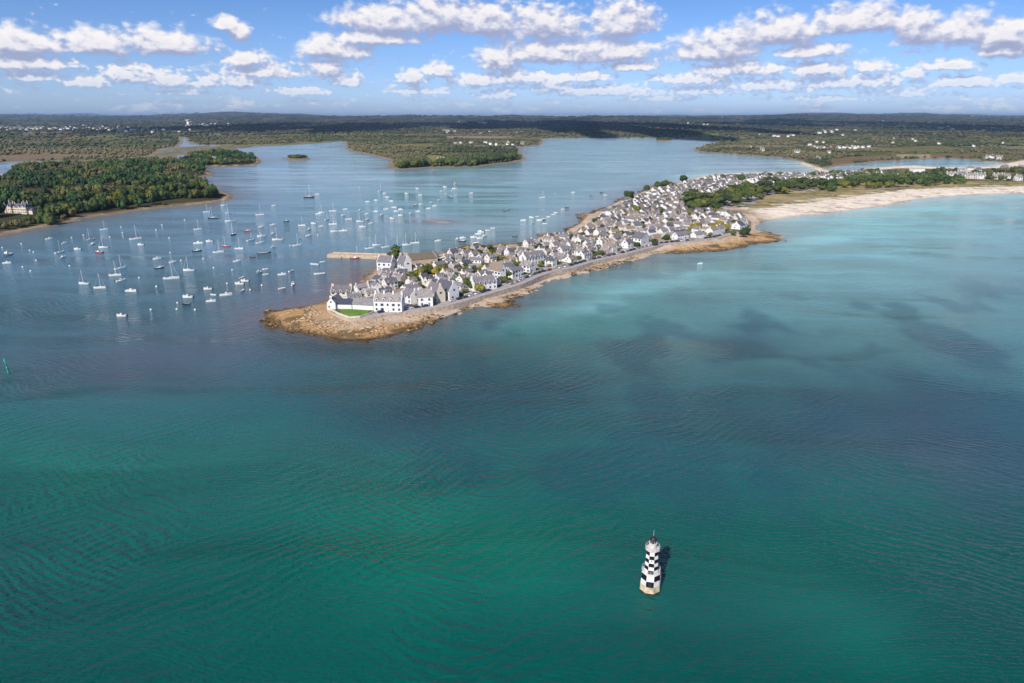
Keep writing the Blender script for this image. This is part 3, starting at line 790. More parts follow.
mb = MB(); mb.lathe([(2.42,5.652),(2.52,5.80),(2.52,5.95),(2.2,5.952)], 8, 0, ph=PH); mb.build("terrace", M_lwhite, lh)
def railing(r, z, h, n, name):
    mb = MB()
    for i in range(n):
        t = 2*math.pi*i/n; mb.tube((r*math.cos(t), r*math.sin(t), z), (r*math.cos(t), r*math.sin(t), z+h), 0.035, 4)
    for zz in (0.5*h, h):
        for i in range(n):
            t0 = 2*math.pi*i/n; t1 = 2*math.pi*(i+1)/n
            mb.tube((r*math.cos(t0), r*math.sin(t0), z+zz), (r*math.cos(t1), r*math.sin(t1), z+zz), 0.04, 4)
    mb.build(name, M_grey, lh)
railing(2.42, 5.95, 0.95, 16, "railing")
octo("upper_shaft", 1.98, 5.955, 1.56, 12.3, 6, 1, [M_lwhite, M_lblack])
for (zz, i) in ((9.8, 0),):
    rr = (1.98+(1.56-1.98)*(zz-5.95)/6.35)*math.cos(math.pi/8)
    mb = MB(); mb.box(-0.11, 0.11, -rr-0.03, -rr+0.1, zz-0.2, zz+0.2); mb.build("window", M_glass, lh)
mb = MB(); mb.box(-0.4, 0.4, -2.47, -2.2, 2.3, 3.9); mb.build("door", M_dark, lh)
mb = MB(); mb.lathe([(1.57,12.302),(1.72,12.45),(1.93,12.6),(1.93,12.76),(1.0,12.77)], 8, 0, ph=PH); mb.build("gallery_deck", M_pink, lh)
railing(1.85, 12.76, 0.95, 12, "gallery_railing")
mb = MB(); mb.lathe([(1.02,12.77),(0.96,14.3),(1.12,14.35),(1.12,14.5),(0.9,14.52)], 8, 0, ph=PH); mb.build("watch_room", M_pink, lh)
mb = MB(); mb.lathe([(0.82,14.52),(0.80,15.4)], 8, 0, ph=PH); ln = mb.build("lantern", M_glass, lh)
mb = MB()
for i in range(8):
    mb = MB(); t = PH+2*math.pi*i/8; mb.tube((0.84*math.cos(t), 0.84*math.sin(t), 14.5), (0.84*math.cos(t), 0.84*math.sin(t), 15.42), 0.05, 4); mb.build("glazing_bar", M_grey, ln)
pass
mb = MB(); mb.lathe([(1.0,15.4),(0.96,15.55),(0.72,15.95),(0.36,16.22),(0.12,16.32),(0.12,16.5),(0.02,16.6)], 12); mb.build("dome", M_dark, lh, True)
mb = MB(); mb.tube((0,0,16.5), (0,0,18.2), 0.06, 5, 0.03); mb.build("mast", M_grey, lh)
mb = MB()
for k in range(9): mb.tube((2.62, -0.2, 0.4+k*0.55), (2.62, 0.2, 0.4+k*0.55), 0.03, 4)
mb.tube((2.62,-0.22,0.2),(2.55,-0.22,5.9),0.035,4); mb.tube((2.62,0.22,0.2),(2.55,0.22,5.9),0.035,4); mb.build("ladder", M_grey, lh)

# green channel beacon
M_green = simple("beacon_green", (0.03,0.42,0.26), 0.5, 0.15, 1.0)
bx_, by_ = P(8.8, 374); bc = empty("channel_beacon", (bx_, by_, 0)); bc.rotation_euler = (rad(2), rad(-3), 0)
tag(bc, "bright green channel beacon leaning to the left in the darker water", "beacon")
mb = MB(); mb.lathe([(0.42,-2),(0.38,3.6),(0.24,3.7)], 10); mb.build("pile", M_green, bc, True)
mb = MB(); mb.lathe([(0.24,3.6),(0.20,6.6)], 8); mb.build("pole", M_green, bc, True)
mb = MB(); mb.lathe([(0.55,6.5),(0.05,7.7)], 12); mb.build("topmark", M_green, bc)
mb = MB(); mb.lathe([(0.42,2.2),(0.42,2.9)], 10); mb.build("collar", simple("collar_green", (0.02,0.22,0.15)), bc)
# ------------------------------------------------------------------ houses
def gable_wall(w, d, e, r, t=0.3):
    """Closed body: eaves e, ridge r, gable ends at +-w/2, ridge along x."""
    mb = MB(); x = w/2; y = d/2
    vs = [(-x,-y,-0.6),(x,-y,-0.6),(x,y,-0.6),(-x,y,-0.6),(-x,-y,e),(x,-y,e),(x,y,e),(-x,y,e),(-x,0,r),(x,0,r)]
    mb.add(vs, [(0,1,5,4),(2,3,7,6),(1,2,6,9,5),(3,0,4,8,7),(4,5,9,8),(6,7,8,9)]); return mb
def roof_mb(w, d, e, r, coping, over=0.25, th=0.16):
    """Two slate slopes; with coping the gables stand above them, else they overhang."""
    mb = MB(); x = w/2-(0.28 if coping else -0.2); y = d/2+over; s = (r-e)/(d/2); lo = e-over*s
    for q in (-1, 1):
        vs = [(-x,q*y,lo+0.02),(x,q*y,lo+0.02),(x,0,r+0.02),(-x,0,r+0.02),(-x,q*y,lo+th),(x,q*y,lo+th),(x,0,r+th),(-x,0,r+th)]
        fs = [(0,1,2,3),(4,7,6,5),(0,4,5,1),(0,3,7,4),(1,5,6,2)]
        if q > 0: fs = [f[::-1] for f in fs]
        mb.add(vs, fs)
    return mb
def coping_mb(w, d, e, r, side):
    mb = MB()
    for sx in (side,):
        x0, x1 = sx*(w/2-0.30), sx*(w/2+0.02); x0, x1 = min(x0, x1), max(x0, x1)
        for q in (-1, 1):
            vs = [(x0,q*(d/2+0.12),e-0.1),(x1,q*(d/2+0.12),e-0.1),(x1,0,r+0.02),(x0,0,r+0.02),(x0,q*(d/2+0.12),e+0.34),(x1,q*(d/2+0.12),e+0.34),(x1,0,r+0.42),(x0,0,r+0.42)]
            fs = [(0,1,2,3),(4,7,6,5),(0,4,5,1),(0,3,7,4),(1,5,6,2)]
            mb.add(vs, fs if q < 0 else [f[::-1] for f in fs])
    return mb
win_mb = MB(); win_mb.box(-0.5,0.5,-0.05,0.02,-0.7,0.7,0); win_mb.box(-0.62,0.62,-0.08,0.02,-0.80,-0.7,1)
win_mb.box(-0.95,-0.52,-0.09,0.0,-0.7,0.7,1); win_mb.box(0.52,0.95,-0.09,0.0,-0.7,0.7,1)
_wo = win_mb.build("window", [M_glass, M_shut]); WIN = _wo.data; bpy.data.objects.remove(_wo)
db_ = MB(); db_.box(-0.5,0.5,-0.06,0.02,0,2.1,0); db_.box(-0.6,0.6,-0.1,0.02,2.1,2.25,1)
_wo = db_.build("door", [M_shut, M_stone]); DOOR = _wo.data; bpy.data.objects.remove(_wo)
def inst(name, me, parent, loc, rz=0.0, sc=1.0):
    o = bpy.data.objects.new(name, me); COL.objects.link(o); link_child(o, parent); o.location = loc; o.rotation_euler = (0,0,rz); o.scale = (sc,1,sc); return o
def chimney_part(parent, x, z0, zt, big=1.0, mat=None):
    mb = MB(); mb.box(x-0.38*big, x+0.38*big, -0.62*big, 0.62*big, z0, zt, 0); mb.box(x-0.46*big, x+0.46*big, -0.7*big, 0.7*big, zt, zt+0.18, 0)
    for q in (-0.3, 0.3): mb.box(x-0.13, x+0.13, q*big-0.13, q*big+0.13, zt+0.18, zt+0.6, 1)
    return mb.build("chimney", [mat or M_white, M_pot], parent)
def dormer_part(parent, x, y, d, e, r, wmat, side=-1):
    """A gabled dormer standing on the slope at eaves level."""
    s = (r-e)/(d/2); zb = e-0.05; yb = side*(d/2-0.15); zt = e+1.35; w = 0.75
    yin = side*(d/2-(zt-e)/s-0.1); yp = side*max(d/2-(zt+0.7-e)/s-0.1, 0.05)
    mb = MB()
    mb.add([(x-w,yb,zb),(x+w,yb,zb),(x+w,yb,zt),(x,yb,zt+0.7),(x-w,yb,zt),(x-w,yin,zt),(x+w,yin,zt)],
           [(0,1,2,3,4) if side < 0 else (4,3,2,1,0), (1,6,2), (0,4,5)], 0)
    mb.add([(x-w-0.15,yb+side*0.15,zt-0.1),(x,yb+side*0.15,zt+0.78),(x,yp,zt+0.78),(x-w-0.15,yin,zt-0.1),(x+w+0.15,yb+side*0.15,zt-0.1),(x+w+0.15,yin,zt-0.1)],
           [(0,1,2,3),(1,4,5,2)], 1)
    yy = yb+side*0.03
    mb.add([(x-0.4,yy,zb+0.35),(x+0.4,yy,zb+0.35),(x+0.4,yy,zt),(x-0.4,yy,zt)], [(0,1,2,3)], 2)
    return mb.build("dormer", [wmat, M_slate, M_glass], parent)
def make_house(w, d, e, r, dorm=(), chim=(-1, 1), coping=True, wmat=None, wins=True, name="house", lean=False, rmat=None, big=1.0, rows=None, skip=0):
    wmat = wmat or M_white
    h = empty(name, (0,0,0))
    gable_wall(w, d, e, r).build("wall", wmat, h)
    rf = roof_mb(w, d, e, r, coping).build("roof", rmat or M_slate, h)
    for sx in ((-1, 1) if coping else ()): coping_mb(w, d, e, r, sx).build("gable_coping", wmat, h)
    for c in chim: chimney_part(rf, c*(w/2-0.5), r-0.9, r+0.95*big, big, wmat)
    for x in dorm: dormer_part(rf, x, 0, d, e, r, wmat)
    for x in (dorm if len(dorm) > 1 else ()): dormer_part(rf, x, 0, d, e, r, wmat, 1)
    if wins:
        n = max(2, int(w/2.9)); xs = [(-w/2+w*(k+0.5)/n) for k in range(n)]
        floors = [1.5] if e < 4.6 else [1.5, 4.2]
        for side, rz in ((-1, 0), (1, math.pi)):
            for fi, z in enumerate(floors):
                for k, x in enumerate(xs):
                    if fi == 0 and k == n//2 and side == -1: inst("door", DOOR, h, (x, -d/2, 0)); continue
                    inst("window", WIN, h, (x, side*d/2, z), rz)
        for sx, rz in ((-1, -math.pi/2), (1, math.pi/2)):
            if r > 5.5: inst("window", WIN, h, (sx*w/2, 0, e+0.4), rz, 0.8)
            inst("window", WIN, h, (sx*w/2, 1.3, 1.5), rz, 0.8)
    if lean:
        mb = MB(); x0 = -w/2+0.3; x1 = w/2-1.0; y0 = d/2; y1 = d/2+2.8
        mb.add([(x0,y0+0.01,-0.6),(x1,y0+0.01,-0.6),(x1,y1,-0.6),(x0,y1,-0.6),(x0,y0+0.01,3.0),(x1,y0+0.01,3.0),(x1,y1,2.2),(x0,y1,2.2)], [(1,0,4,5)[::-1],(1,2,6,5),(2,3,7,6),(3,0,4,7)], 0)
        mb.add([(x0-0.15,y0+0.02,3.1),(x1+0.15,y0+0.02,3.1),(x1+0.15,y1+0.2,2.3),(x0-0.15,y1+0.2,2.3)], [(0,1,2,3)], 1)
        mb.build("lean_to", [wmat, M_slate], h)
    return h

SPEC = [  # w, d, eaves, ridge, dormers, chimneys, coping, lean-to, words
 (9.0,6.4,3.0,6.0,(-2.2,2.2),(-1,1),False,True,"two dormers"), (10.5,6.6,3.2,6.3,(-3,0,3),(-1,1),True,False,"three dormers"), (7.5,6.2,3.0,5.9,(0,),(-1,1),False,True,"one dormer"),
 (8.5,6.6,5.4,8.3,(),(-1,),False,False,"two storeys"), (11.5,6.8,5.5,8.4,(-3,0,3),(-1,0,1),True,True,"two storeys and dormers"), (6.5,5.8,2.8,5.2,(),(1,),False,False,"one chimney"),
 (9.5,7.2,5.2,8.9,(-2.4,2.4),(-1,1),False,False,"two storeys and steep roof"), (12.5,6.2,2.9,5.4,(),(-1,1),False,False,"a long low roof"), (8.0,7.4,3.1,7.0,(),(-1,),False,True,"a steep plain roof"),
]
PROTO = [make_house(s[0], s[1], s[2], s[3], s[4], s[5], s[6], lean=s[7]) for s in SPEC]
PROTO_FAR = [make_house(s[0], s[1], s[2], s[3], s[4][:0], s[5][:1], False, wins=False) for s in SPEC]
HOUSES = []        # (x, y, half w, half d, angle, root, spec index, place words)
def corners(x, y, hw, hd, a):
    c, s = math.cos(a), math.sin(a)
    return [(x+c*u*hw-s*v_*hd, y+s*u*hw+c*v_*hd) for u, v_ in ((-1,-1),(1,-1),(1,1),(-1,1))]
BOXES = []
def clashes(x, y, hw, hd, a, gap=0.35):
    R_ = math.hypot(hw, hd)+gap
    for (x2, y2, hw2, hd2, a2) in BOXES:
        dx, dy = x2-x, y2-y
        if dx*dx+dy*dy > (R_+math.hypot(hw2, hd2))**2: continue
        sep_ = False
        for an in (a, a2):
            for off in (0, math.pi/2):
                ax, ay = math.cos(an+off), math.sin(an+off)
                p1 = hw*abs(math.cos(a)*ax+math.sin(a)*ay)+hd*abs(-math.sin(a)*ax+math.cos(a)*ay)
                p2 = hw2*abs(math.cos(a2)*ax+math.sin(a2)*ay)+hd2*abs(-math.sin(a2)*ax+math.cos(a2)*ay)
                if abs(dx*ax+dy*ay) > p1+p2+gap: sep_ = True; break
            if sep_: break
        if not sep_: return True
    return False

def key_house(pa, pb, depth, e, r, label, **kw):
    """A house whose seaward wall foot runs from survey pixel pa to pb."""
    A = np.array(P(*pa, PLAT)); B = np.array(P(*pb, PLAT)); d = B-A; w = np.hypot(*d); a = math.atan2(d[1], d[0])
    n = np.array([-d[1], d[0]])/w; c = (A+B)/2+n*depth/2
    gable = kw.pop('gable', False)
    if gable: h = make_house(depth, w, e, r, **kw); h.rotation_euler = (0,0,a+math.pi/2)
    else: h = make_house(w, depth, e, r, **kw); h.rotation_euler = (0,0,a)
    h.location = (c[0], c[1], PLAT)
    BOXES.append((c[0], c[1], w/2, depth/2, a))
    tag(h, label, "house", "houses of the island village")
    return h
W1 = M_white1
key_house((374,311.5),(402,312.2), 8.0, 6.3, 10.2, "large white two storey house with four chimneys beside the green lawn", dorm=(-6.2,-2.1,2.1,6.2), chim=(-1,-0.35,0.35,1), coping=True, wmat=W1, big=1.25)
key_house((352.5,309),(373.5,310.3), 6.0, 2.9, 6.0, "long low white house with plain grey roof directly behind the green lawn", chim=(), coping=False, wmat=W1, wins=False)
key_house((337,308.6),(351.7,308.9), 5.2, 2.8, 5.4, "small white cottage with dark blue slate roof at the left of the lawn", chim=(), coping=False, wmat=W1, wins=False, rmat=simple("blue_slate",(0.05,0.06,0.10),0.45,0.2))
key_house((327.3,309),(335.6,309.4), 10.5, 3.9, 6.8, "white gabled house standing last at the very tip of the island", gable=True, chim=(-1,), coping=False, wmat=W1)
key_house((331,299.5),(351.5,299.8), 7.0, 4.6, 8.2, "cream house with three white dormers and end chimneys behind the blue roofed cottage", dorm=(-4,0,4), chim=(-1,-0.9,0.9,1), coping=True, wmat=M_cream)
key_house((436.5,302.8),(445.5,301.4), 13.5, 5.4, 10.6, "tall cream gabled house on the promenade, left one of a gabled pair", gable=True, chim=(-1,1), coping=True, wmat=M_cream)
key_house((449.5,300.5),(459,298.2), 14.0, 5.6, 10.8, "tall white gabled house on the promenade, right one of a gabled pair", gable=True, chim=(-1,1), coping=True, wmat=W1)
key_house((418.5,306.8),(433,306.2), 8.0, 5.8, 9.6, "square white two storey house with grey roof left of the tall gabled pair", chim=(-1,1), coping=False, wmat=W1)
key_house((401,301.5),(411,304.2), 8.0, 4.8, 8.0, "white house tucked behind the right end of the four chimney house", chim=(1,), coping=True, wmat=W1)
key_house((474,291.5),(497,288.4), 7.5, 4.6, 8.4, "long white house with a row of five dormers above the promenade", dorm=(-7,-3.5,0,3.5,7), chim=(-1,1), coping=True, wmat=W1)
key_house((500.5,279.8),(506,278.6), 12, 6.0, 11.2, "tall narrow white gabled house with bare wall beside a dark yard", gable=True, chim=(1,), coping=False, wmat=W1)
key_house((512.5,278.6),(523.5,275.8), 6.5, 5.0, 6.8, "boxy white house with red brown door by the promenade bend", chim=(), coping=False, wmat=W1)
key_house((526,266),(546,262), 7.5, 5.6, 9.0, "wide bright white two storey house above the parked cars", dorm=(-5,0,5), chim=(-1,1), coping=True, wmat=W1)
key_house((641,245),(649,242.5), 10, 5.4, 9.6, "very tall bright white gable house near the middle of the seafront", gable=True, chim=(-1,), coping=False, wmat=W1)
key_house((377,270),(391.5,270.8), 9, 6.0, 9.8, "white harbour house with dark roof standing back from the jetty cove", chim=(-1,1), coping=True, wmat=W1)
key_house((404.5,272),(412,271), 12, 5.5, 10.8, "white gabled harbour house with chimney left of the yellow green trees", gable=True, chim=(-1,1), coping=True, wmat=W1)
key_house((403,262),(411.5,266.5), 21, 4.6, 8.0, "long tan stone boathouse with weathered roof beside the cypress", gable=True, chim=(), coping=True, wmat=M_quay, wins=False, rmat=simple("rusty_roof",(0.20,0.16,0.12),0.8,0.3))
key_house((677.5,240.6),(689,238.9), 7, 4.6, 7.2, "flat fronted bright white house on the corner of the last sea wall stretch", chim=(), coping=False, wmat=W1)
key_house((744-4,229.5),(760-14,228), 9, 3.4, 6.4, "white cottage beside the round green bush at the end of the village", chim=(-1,), coping=True, wmat=W1)

TREE_SPOTS = [(414,281,4),(420,277,5),(428,274.5,5),(436,275,4),(441,272,4),(449,273,3),(468,285.5,4),(473,289,5),(480,291,4),(503,283,3.5),(510,277.5,4),(516,276,3.5),
 (619,236,4),(621,229,3.5),(616,232,3),(655,245.5,3.5),(637,247.8,3.5),(693,231,5.5),(698,228,4),(670,227.5,4),(672,222,3),(624,205,3),(611,231.5,3),(637,212,5),(641,208.5,4),(633,209.5,4),
 (714,231,6),(724,230.5,5.5),(720,227,5),(738,227.5,5),(746,234,4.5),(743,236,4),(666,240,3),(600,252,2.5),(710,236,2.5),(733,235,3),(580,236,2.5),(560,252,2.5),(545,262,2.5),(650,221,3),(662,213,4),(657,205,4),(690,215,4)]
TP = [(*P(a, b_, PLAT), r_) for a, b_, r_ in TREE_SPOTS]
WOOD = poly_world([(683,209.5),(684,197),(699,196),(712,201),(718,196),(728,190),(745,187),(758,184.5),(780,184),(800,181.5),(830,180),(870,177.5),(905,176),(940,174),(963,175.5),
 (965,184),(930,186.5),(905,187.5),(880,188),(850,190),(828,192.5),(812,190),(792,193),(780,195),(765,198.5),(750,203),(735,206),(727,209.5),(715,211)], PLAT)
back_line = poly_world([(400,256.5),(426,254),(449,252),(486,245),(512,243),(540,233.5),(577,224.4),(590,213.5),(610,206),(635,194.6),(656,184.5),(677,182),(709,175),(758,172.5),(816,171.6)])
def ok_house(x, y, hw, hd, a):
    cs = np.array(corners(x, y, hw, hd, a)+[(x, y)])
    d = sdist(cs[:, 0], cs[:, 1], BUILT)
    if d.min() < 1.6: return False
    dp, sp, _ = polyline_dist(cs[:, 0], cs[:, 1], PROM)
    if dp.min() < 10.5: return False
    w = sdist(cs[:, 0], cs[:, 1], WOOD)
    if w.max() > -1.5: return False
    if cs[:, 0].max() > 760: return False
    dg = sdist(cs[:, 0], cs[:, 1], DUNE_GRASS)
    if dg.max() > -3: return False
    if sdist(cs[:, 0], cs[:, 1], LAWN).max() > -2: return False
    for (tx, ty, tr) in TP:
        if min(math.hypot(tx-x, ty-y), 99) < tr+hd*0.75: return False
    return True
rnd = random.Random(5)
def local_angle(x, y):
    _, s_, _ = polyline_dist([x], [y], PROM); _, d, _ = prom_at(float(np.clip(s_[0], 1, PLEN-1)))
    return math.atan2(d[1], d[0])
def try_house(x, y, a, k, sc=1.0, gap=0.4):
    if x > -60 and fbm(np.array([x/13]), np.array([y/13]), 77, 2)[0] > 0.60: return False
    s = SPEC[k]; hw, hd = s[0]/2*sc+0.2, s[1]/2*sc+0.2
    if s[7]: cyx = 1.2
    if clashes(x, y, hw, hd, a, gap) or not ok_house(x, y, hw, hd, a): return False
    BOXES.append((x, y, hw, hd, a)); HOUSES.append([x, y, hw, hd, a, None, k, sc]); return True
# front row
s_ = 90.0
while s_ < PLEN-6:
    p, d, n = prom_at(s_); k = rnd.choice([0,1,2,3,4,6,7,8,3]); gab = rnd.random() < 0.35
    a = math.atan2(d[1], d[0])+(math.pi/2 if gab else 0)+rnd.uniform(-.05,.05)
    off = 11.0+(SPEC[k][0]/2 if gab else SPEC[k][1]/2)+rnd.uniform(0, 2.5)
    q = p+n*off
    try_house(q[0], q[1], a, k)
    s_ += (SPEC[k][1] if gab else SPEC[k][0])+rnd.uniform(0.8, 4.0)
# streets parallel to the sea wall
for row in range(1, 24):
    base = 17+row*9.4+(row//2)*2.6
    s_ = rnd.uniform(0, 8)
    while s_ < PLEN+0:
        p, d, n = prom_at(min(s_, PLEN-1)); k = rnd.choice([0,1,2,3,4,5,6,7,8,0,1,2]); gab = rnd.random() < 0.3
        a = math.atan2(d[1], d[0])+(math.pi/2 if gab else 0)+rnd.uniform(-.10,.10)+(math.pi if rnd.random() < 0.5 else 0)
        q = p+n*(base+rnd.uniform(-1.6, 1.6))
        try_house(q[0], q[1], a, k, rnd.uniform(0.74, 0.95))
        s_ += ((SPEC[k][1] if gab else SPEC[k][0])+rnd.uniform(0.2, 2.2))*0.87
# infill, and the part of the village north of the wood
bx0, by0 = BUILT.min(0); bx1, by1 = BUILT.max(0)
for t in range(22000):
    x = rnd.uniform(bx0, 740); y = rnd.uniform(by0, min(by1, 1700)); k = rnd.choice([2,5,8,0,3,0,7]); a = local_angle(x, y)+rnd.choice([0, math.pi/2])+rnd.uniform(-.15,.15)
    try_house(x, y, a, k, rnd.uniform(0.7, 0.9), 0.6)
HOUSES.sort(key=lambda h: math.hypot(h[0], h[1]))
print("village houses", len(HOUSES))
N_FULL, N_ALL = 130, 254
ROWW = ["first", "second", "third", "fourth", "fifth", "sixth", "seventh", "eighth", "ninth", "tenth", "eleventh", "twelfth", "thirteenth", "fourteenth", "fifteenth", "sixteenth", "seventeenth", "eighteenth", "nineteenth", "twentieth"]
xs = np.array([h[0] for h in HOUSES]); ys = np.array([h[1] for h in HOUSES])
PD, PS, _ = polyline_dist(xs, ys, PROM)
def ordn(n):
    if n <= 20: return ROWW[n-1]
    return "%d%s" % (n, {1:'st',2:'nd',3:'rd'}.get(n % 10 if n % 100 not in (11,12,13) else 0, 'th'))
rowcount = {}
order = sorted(range(min(N_ALL, len(HOUSES))), key=lambda i: PS[i])
names_ = {}
for i in order:
    rw_ = 0 if PD[i] < 19 else int((PD[i]-19)//10.7)+1
    rowcount[rw_] = rowcount.get(rw_, 0)+1
    where = "on the seafront" if rw_ == 0 else "%s row inland" % ordn(rw_)
    names_[i] = "house with %s, %s from the tip, %s" % (SPEC[HOUSES[i][6]][8], ordn(rowcount[rw_]), where)
used_p = set(); far_V = []; 
for i, h in enumerate(HOUSES[:N_ALL]):
    full = i < N_FULL; key = (h[6], full)
    src = (PROTO if full else PROTO_FAR)[h[6]]
    if key in used_p: o = place_copy(src)
    else: o = src; used_p.add(key)
    o.location = (h[0], h[1], PLAT); o.rotation_euler = (0, 0, h[4]); o.scale = (h[7], h[7], h[7]*0.86)
    tag(o, names_[i], "house", "houses of the island village")
# the smallest, farthest houses of the village
def house_arrays(w, d, e, r):
    x, y = w/2, d/2
    V = np.array([(-x,-y,-.6),(x,-y,-.6),(x,y,-.6),(-x,y,-.6),(-x,-y,e),(x,-y,e),(x,y,e),(-x,y,e),(-x,0,r),(x,0,r), (-x+.2,-y-.2,e-.1),(x-.2,-y-.2,e-.1),(x-.2,0,r+.15),(-x+.2,0,r+.15),(-x+.2,y+.2,e-.1),(x-.2,y+.2,e-.1)])
    Q = np.array([(0,1,5,4),(2,3,7,6),(1,2,6,5),(3,0,4,7),(5,6,9,9),(7,4,8,8),(10,11,12,13),(15,14,13,12)])
    return V, Q, np.array([0,0,0,0,0,0,1,1])
def house_mass(name, items, label, cat):
    Vs = []; Qs = []; Ms = []; b0 = 0
    for (x, y, z, w, d, e, r, a) in items:
        V, Q, mm = house_arrays(w, d, e, r); c, s = math.cos(a), math.sin(a)
        V2 = np.stack([x+V[:,0]*c-V[:,1]*s, y+V[:,0]*s+V[:,1]*c, z+V[:,2]], 1)
        tri = []
        tm = []
        for q, mi in zip(Q, mm):
            tri.append((q[0],q[1],q[2])); tm.append(mi)
            if q[3] != q[2]: tri.append((q[0],q[2],q[3])); tm.append(mi)
        Vs.append(V2); Qs.append(np.array(tri)+b0); Ms.append(np.where(np.array(tm) == 0, rnd.choice([0,0,0,1,0,2]), rnd.choice([3,3,4,5]))); b0 += len(V)
    o = mesh_np(name, np.concatenate(Vs), np.concatenate(Qs), [M_white1, M_cream, M_stone, simple('old_slate', (0.20,0.185,0.19), 0.6, 0.3), simple('dark_slate', (0.12,0.115,0.13), 0.55, 0.3), simple('lichen_roof', (0.27,0.225,0.18), 0.8, 0.3)], midx=np.concatenate(Ms))
    tag(o, label, cat, kind='stuff'); return o
rest = HOUSES[N_ALL:]
if rest:
    house_mass("distant_village_houses", [(h[0], h[1], PLAT, SPEC[h[6]][0]*h[7], SPEC[h[6]][1]*h[7], SPEC[h[6]][2]*0.8, SPEC[h[6]][3]*0.8, h[4]) for h in rest],
      "mass of small white houses at the far end of the island village", "houses")
# ------------------------------------------------------------------ trees
def foliage_mat(name, cols, attr=False):
    m, T, b = new_mat(name)
    if attr:
        a = N(T, 'ShaderNodeAttribute', attribute_name='tint'); src = a.outputs['Fac']
    else:
        src = N(T, 'ShaderNodeObjectInfo').outputs['Random']
    geo = N(T, 'ShaderNodeNewGeometry')
    n = N(T, 'ShaderNodeTexNoise'); n.inputs['Scale'].default_value = 0.35; n.inputs['Detail'].default_value = 4
    T.links.new(geo.outputs['Position'], n.inputs['Vector'])
    s = math_n(T, 'ADD', src, map_range(T, n.outputs[0], 0.25, 0.75, -0.14, 0.14), clamp=True)
    k = len(cols)
    c = ramp(T, s, [(i/(k-1), cc) for i, cc in enumerate(cols)])
    T.links.new(c, b.inputs['Base Color']); b.inputs['Roughness'].default_value = 0.8; b.inputs['Specular IOR Level'].default_value = 0.15
    return m
F_dark = foliage_mat("pine_needles", [(0.040,0.065,0.024),(0.058,0.090,0.030),(0.078,0.112,0.034),(0.11,0.13,0.04)])
F_mix = foliage_mat("mixed_leaves", [(0.04,0.065,0.02),(0.075,0.10,0.028),(0.12,0.135,0.03),(0.17,0.17,0.035)])
F_yel = foliage_mat("autumn_leaves", [(0.22,0.19,0.03),(0.30,0.25,0.035),(0.16,0.16,0.035)])
F_stuff = foliage_mat("wood_leaves", [(0.030,0.062,0.030),(0.045,0.090,0.030),(0.065,0.118,0.034),(0.10,0.132,0.040),(0.14,0.145,0.05),(0.16,0.14,0.06)], attr=True)
F_far = foliage_mat("far_wood_leaves", [(0.045,0.065,0.035),(0.075,0.090,0.042),(0.12,0.12,0.055),(0.15,0.135,0.065),(0.18,0.145,0.085)], attr=True)
M_bark = simple("bark", (0.10,0.075,0.055), 0.9, 0.3, 3)

import bmesh
def ico(sub):
    bm = bmesh.new(); bmesh.ops.create_icosphere(bm, subdivisions=sub, radius=1.0)
    bm.verts.ensure_lookup_table()
    V = np.array([v.co[:] for v in bm.verts]); Fc = np.array([[v.index for v in f.verts] for f in bm.faces]); bm.free()
    return V, Fc
ICO1, ICO2 = ico(1), ico(2)
def crown_arrays(kind, seed, nl=9, leaves=420, size=0.10, sub=ICO1):
    """Unit crown (radius 1, height about 1): lumpy lobes with leaf clumps all over them, gaps between."""
    r = np.random.default_rng(seed); lobes = []
    for i in range(nl):
        t = 2*math.pi*i/nl*1.618*2; q = i/max(nl-1, 1)
        if kind == 'pine':      # flat topped umbrella
            rr = 0.62*math.sqrt(r.uniform(0.05, 1)); lobes.append((rr*math.cos(t), rr*math.sin(t), 0.72+r.uniform(-0.16, 0.14), r.uniform(0.30, 0.44), 0.55))
        elif kind == 'tall':    # layered, pointed
            rr = 0.5*(1-q)*r.uniform(0.5, 1); lobes.append((rr*math.cos(t), rr*math.sin(t), 0.22+q*0.75, 0.50*(1-0.55*q), 0.75))
        else:
            rr = 0.58*math.sqrt(r.uniform(0.02, 1)); lobes.append((rr*math.cos(t), rr*math.sin(t), 0.50+r.uniform(-0.20, 0.32)*(1-rr*0.6), r.uniform(0.32, 0.50), 0.85))
    Vs = []; Fs = []; b0 = 0
    if kind == 'cypress': lobes = [(0,0,.30,.50,.6),(.55,.1,.22,.34,.55),(-.55,0,.26,.36,.5),(.1,-.4,.25,.34,.6),(0,.4,.3,.36,.6),(.12,0,.72,.36,.6),(-.28,.1,.82,.26,.55),(.05,0,1.10,.25,.6),(.38,.05,.98,.2,.5)]
    V0, F0_ = sub
    for (x, y, z, ra, sq) in lobes:
        nz = 1+0.22*(r.random(len(V0))-0.5)*2
        V = V0*nz[:, None]*ra*0.88*np.array([1, 1, sq])+np.array([x, y, z]); Vs.append(V); Fs.append(F0_+b0); b0 += len(V0)
    if leaves:
        L = np.array(lobes); k = r.integers(0, len(lobes), leaves)
        d = r.normal(size=(leaves, 3)); d /= np.linalg.norm(d, axis=1)[:, None]; d[:, 2] = np.where(d[:, 2] < -0.3, -d[:, 2], d[:, 2])
        c = L[k, :3]+d*L[k, 3:4]*np.stack([np.ones(leaves), np.ones(leaves), L[k, 4]], 1)*r.uniform(0.85, 1.22, (leaves, 1))
        u = r.normal(size=(leaves, 3)); u -= (u*d).sum(1)[:, None]*d*0.6; u /= np.linalg.norm(u, axis=1)[:, None]
        w = np.cross(d, u)+d*0.25; s = size*r.uniform(0.6, 1.3, (leaves, 1))
        T3 = np.stack([c-u*s-w*s*0.5, c+u*s-w*s*0.6, c+w*s], 1).reshape(-1, 3)
        Vs.append(T3); Fs.append(np.arange(leaves*3).reshape(-1, 3)+b0)
    return np.concatenate(Vs), np.concatenate(Fs)
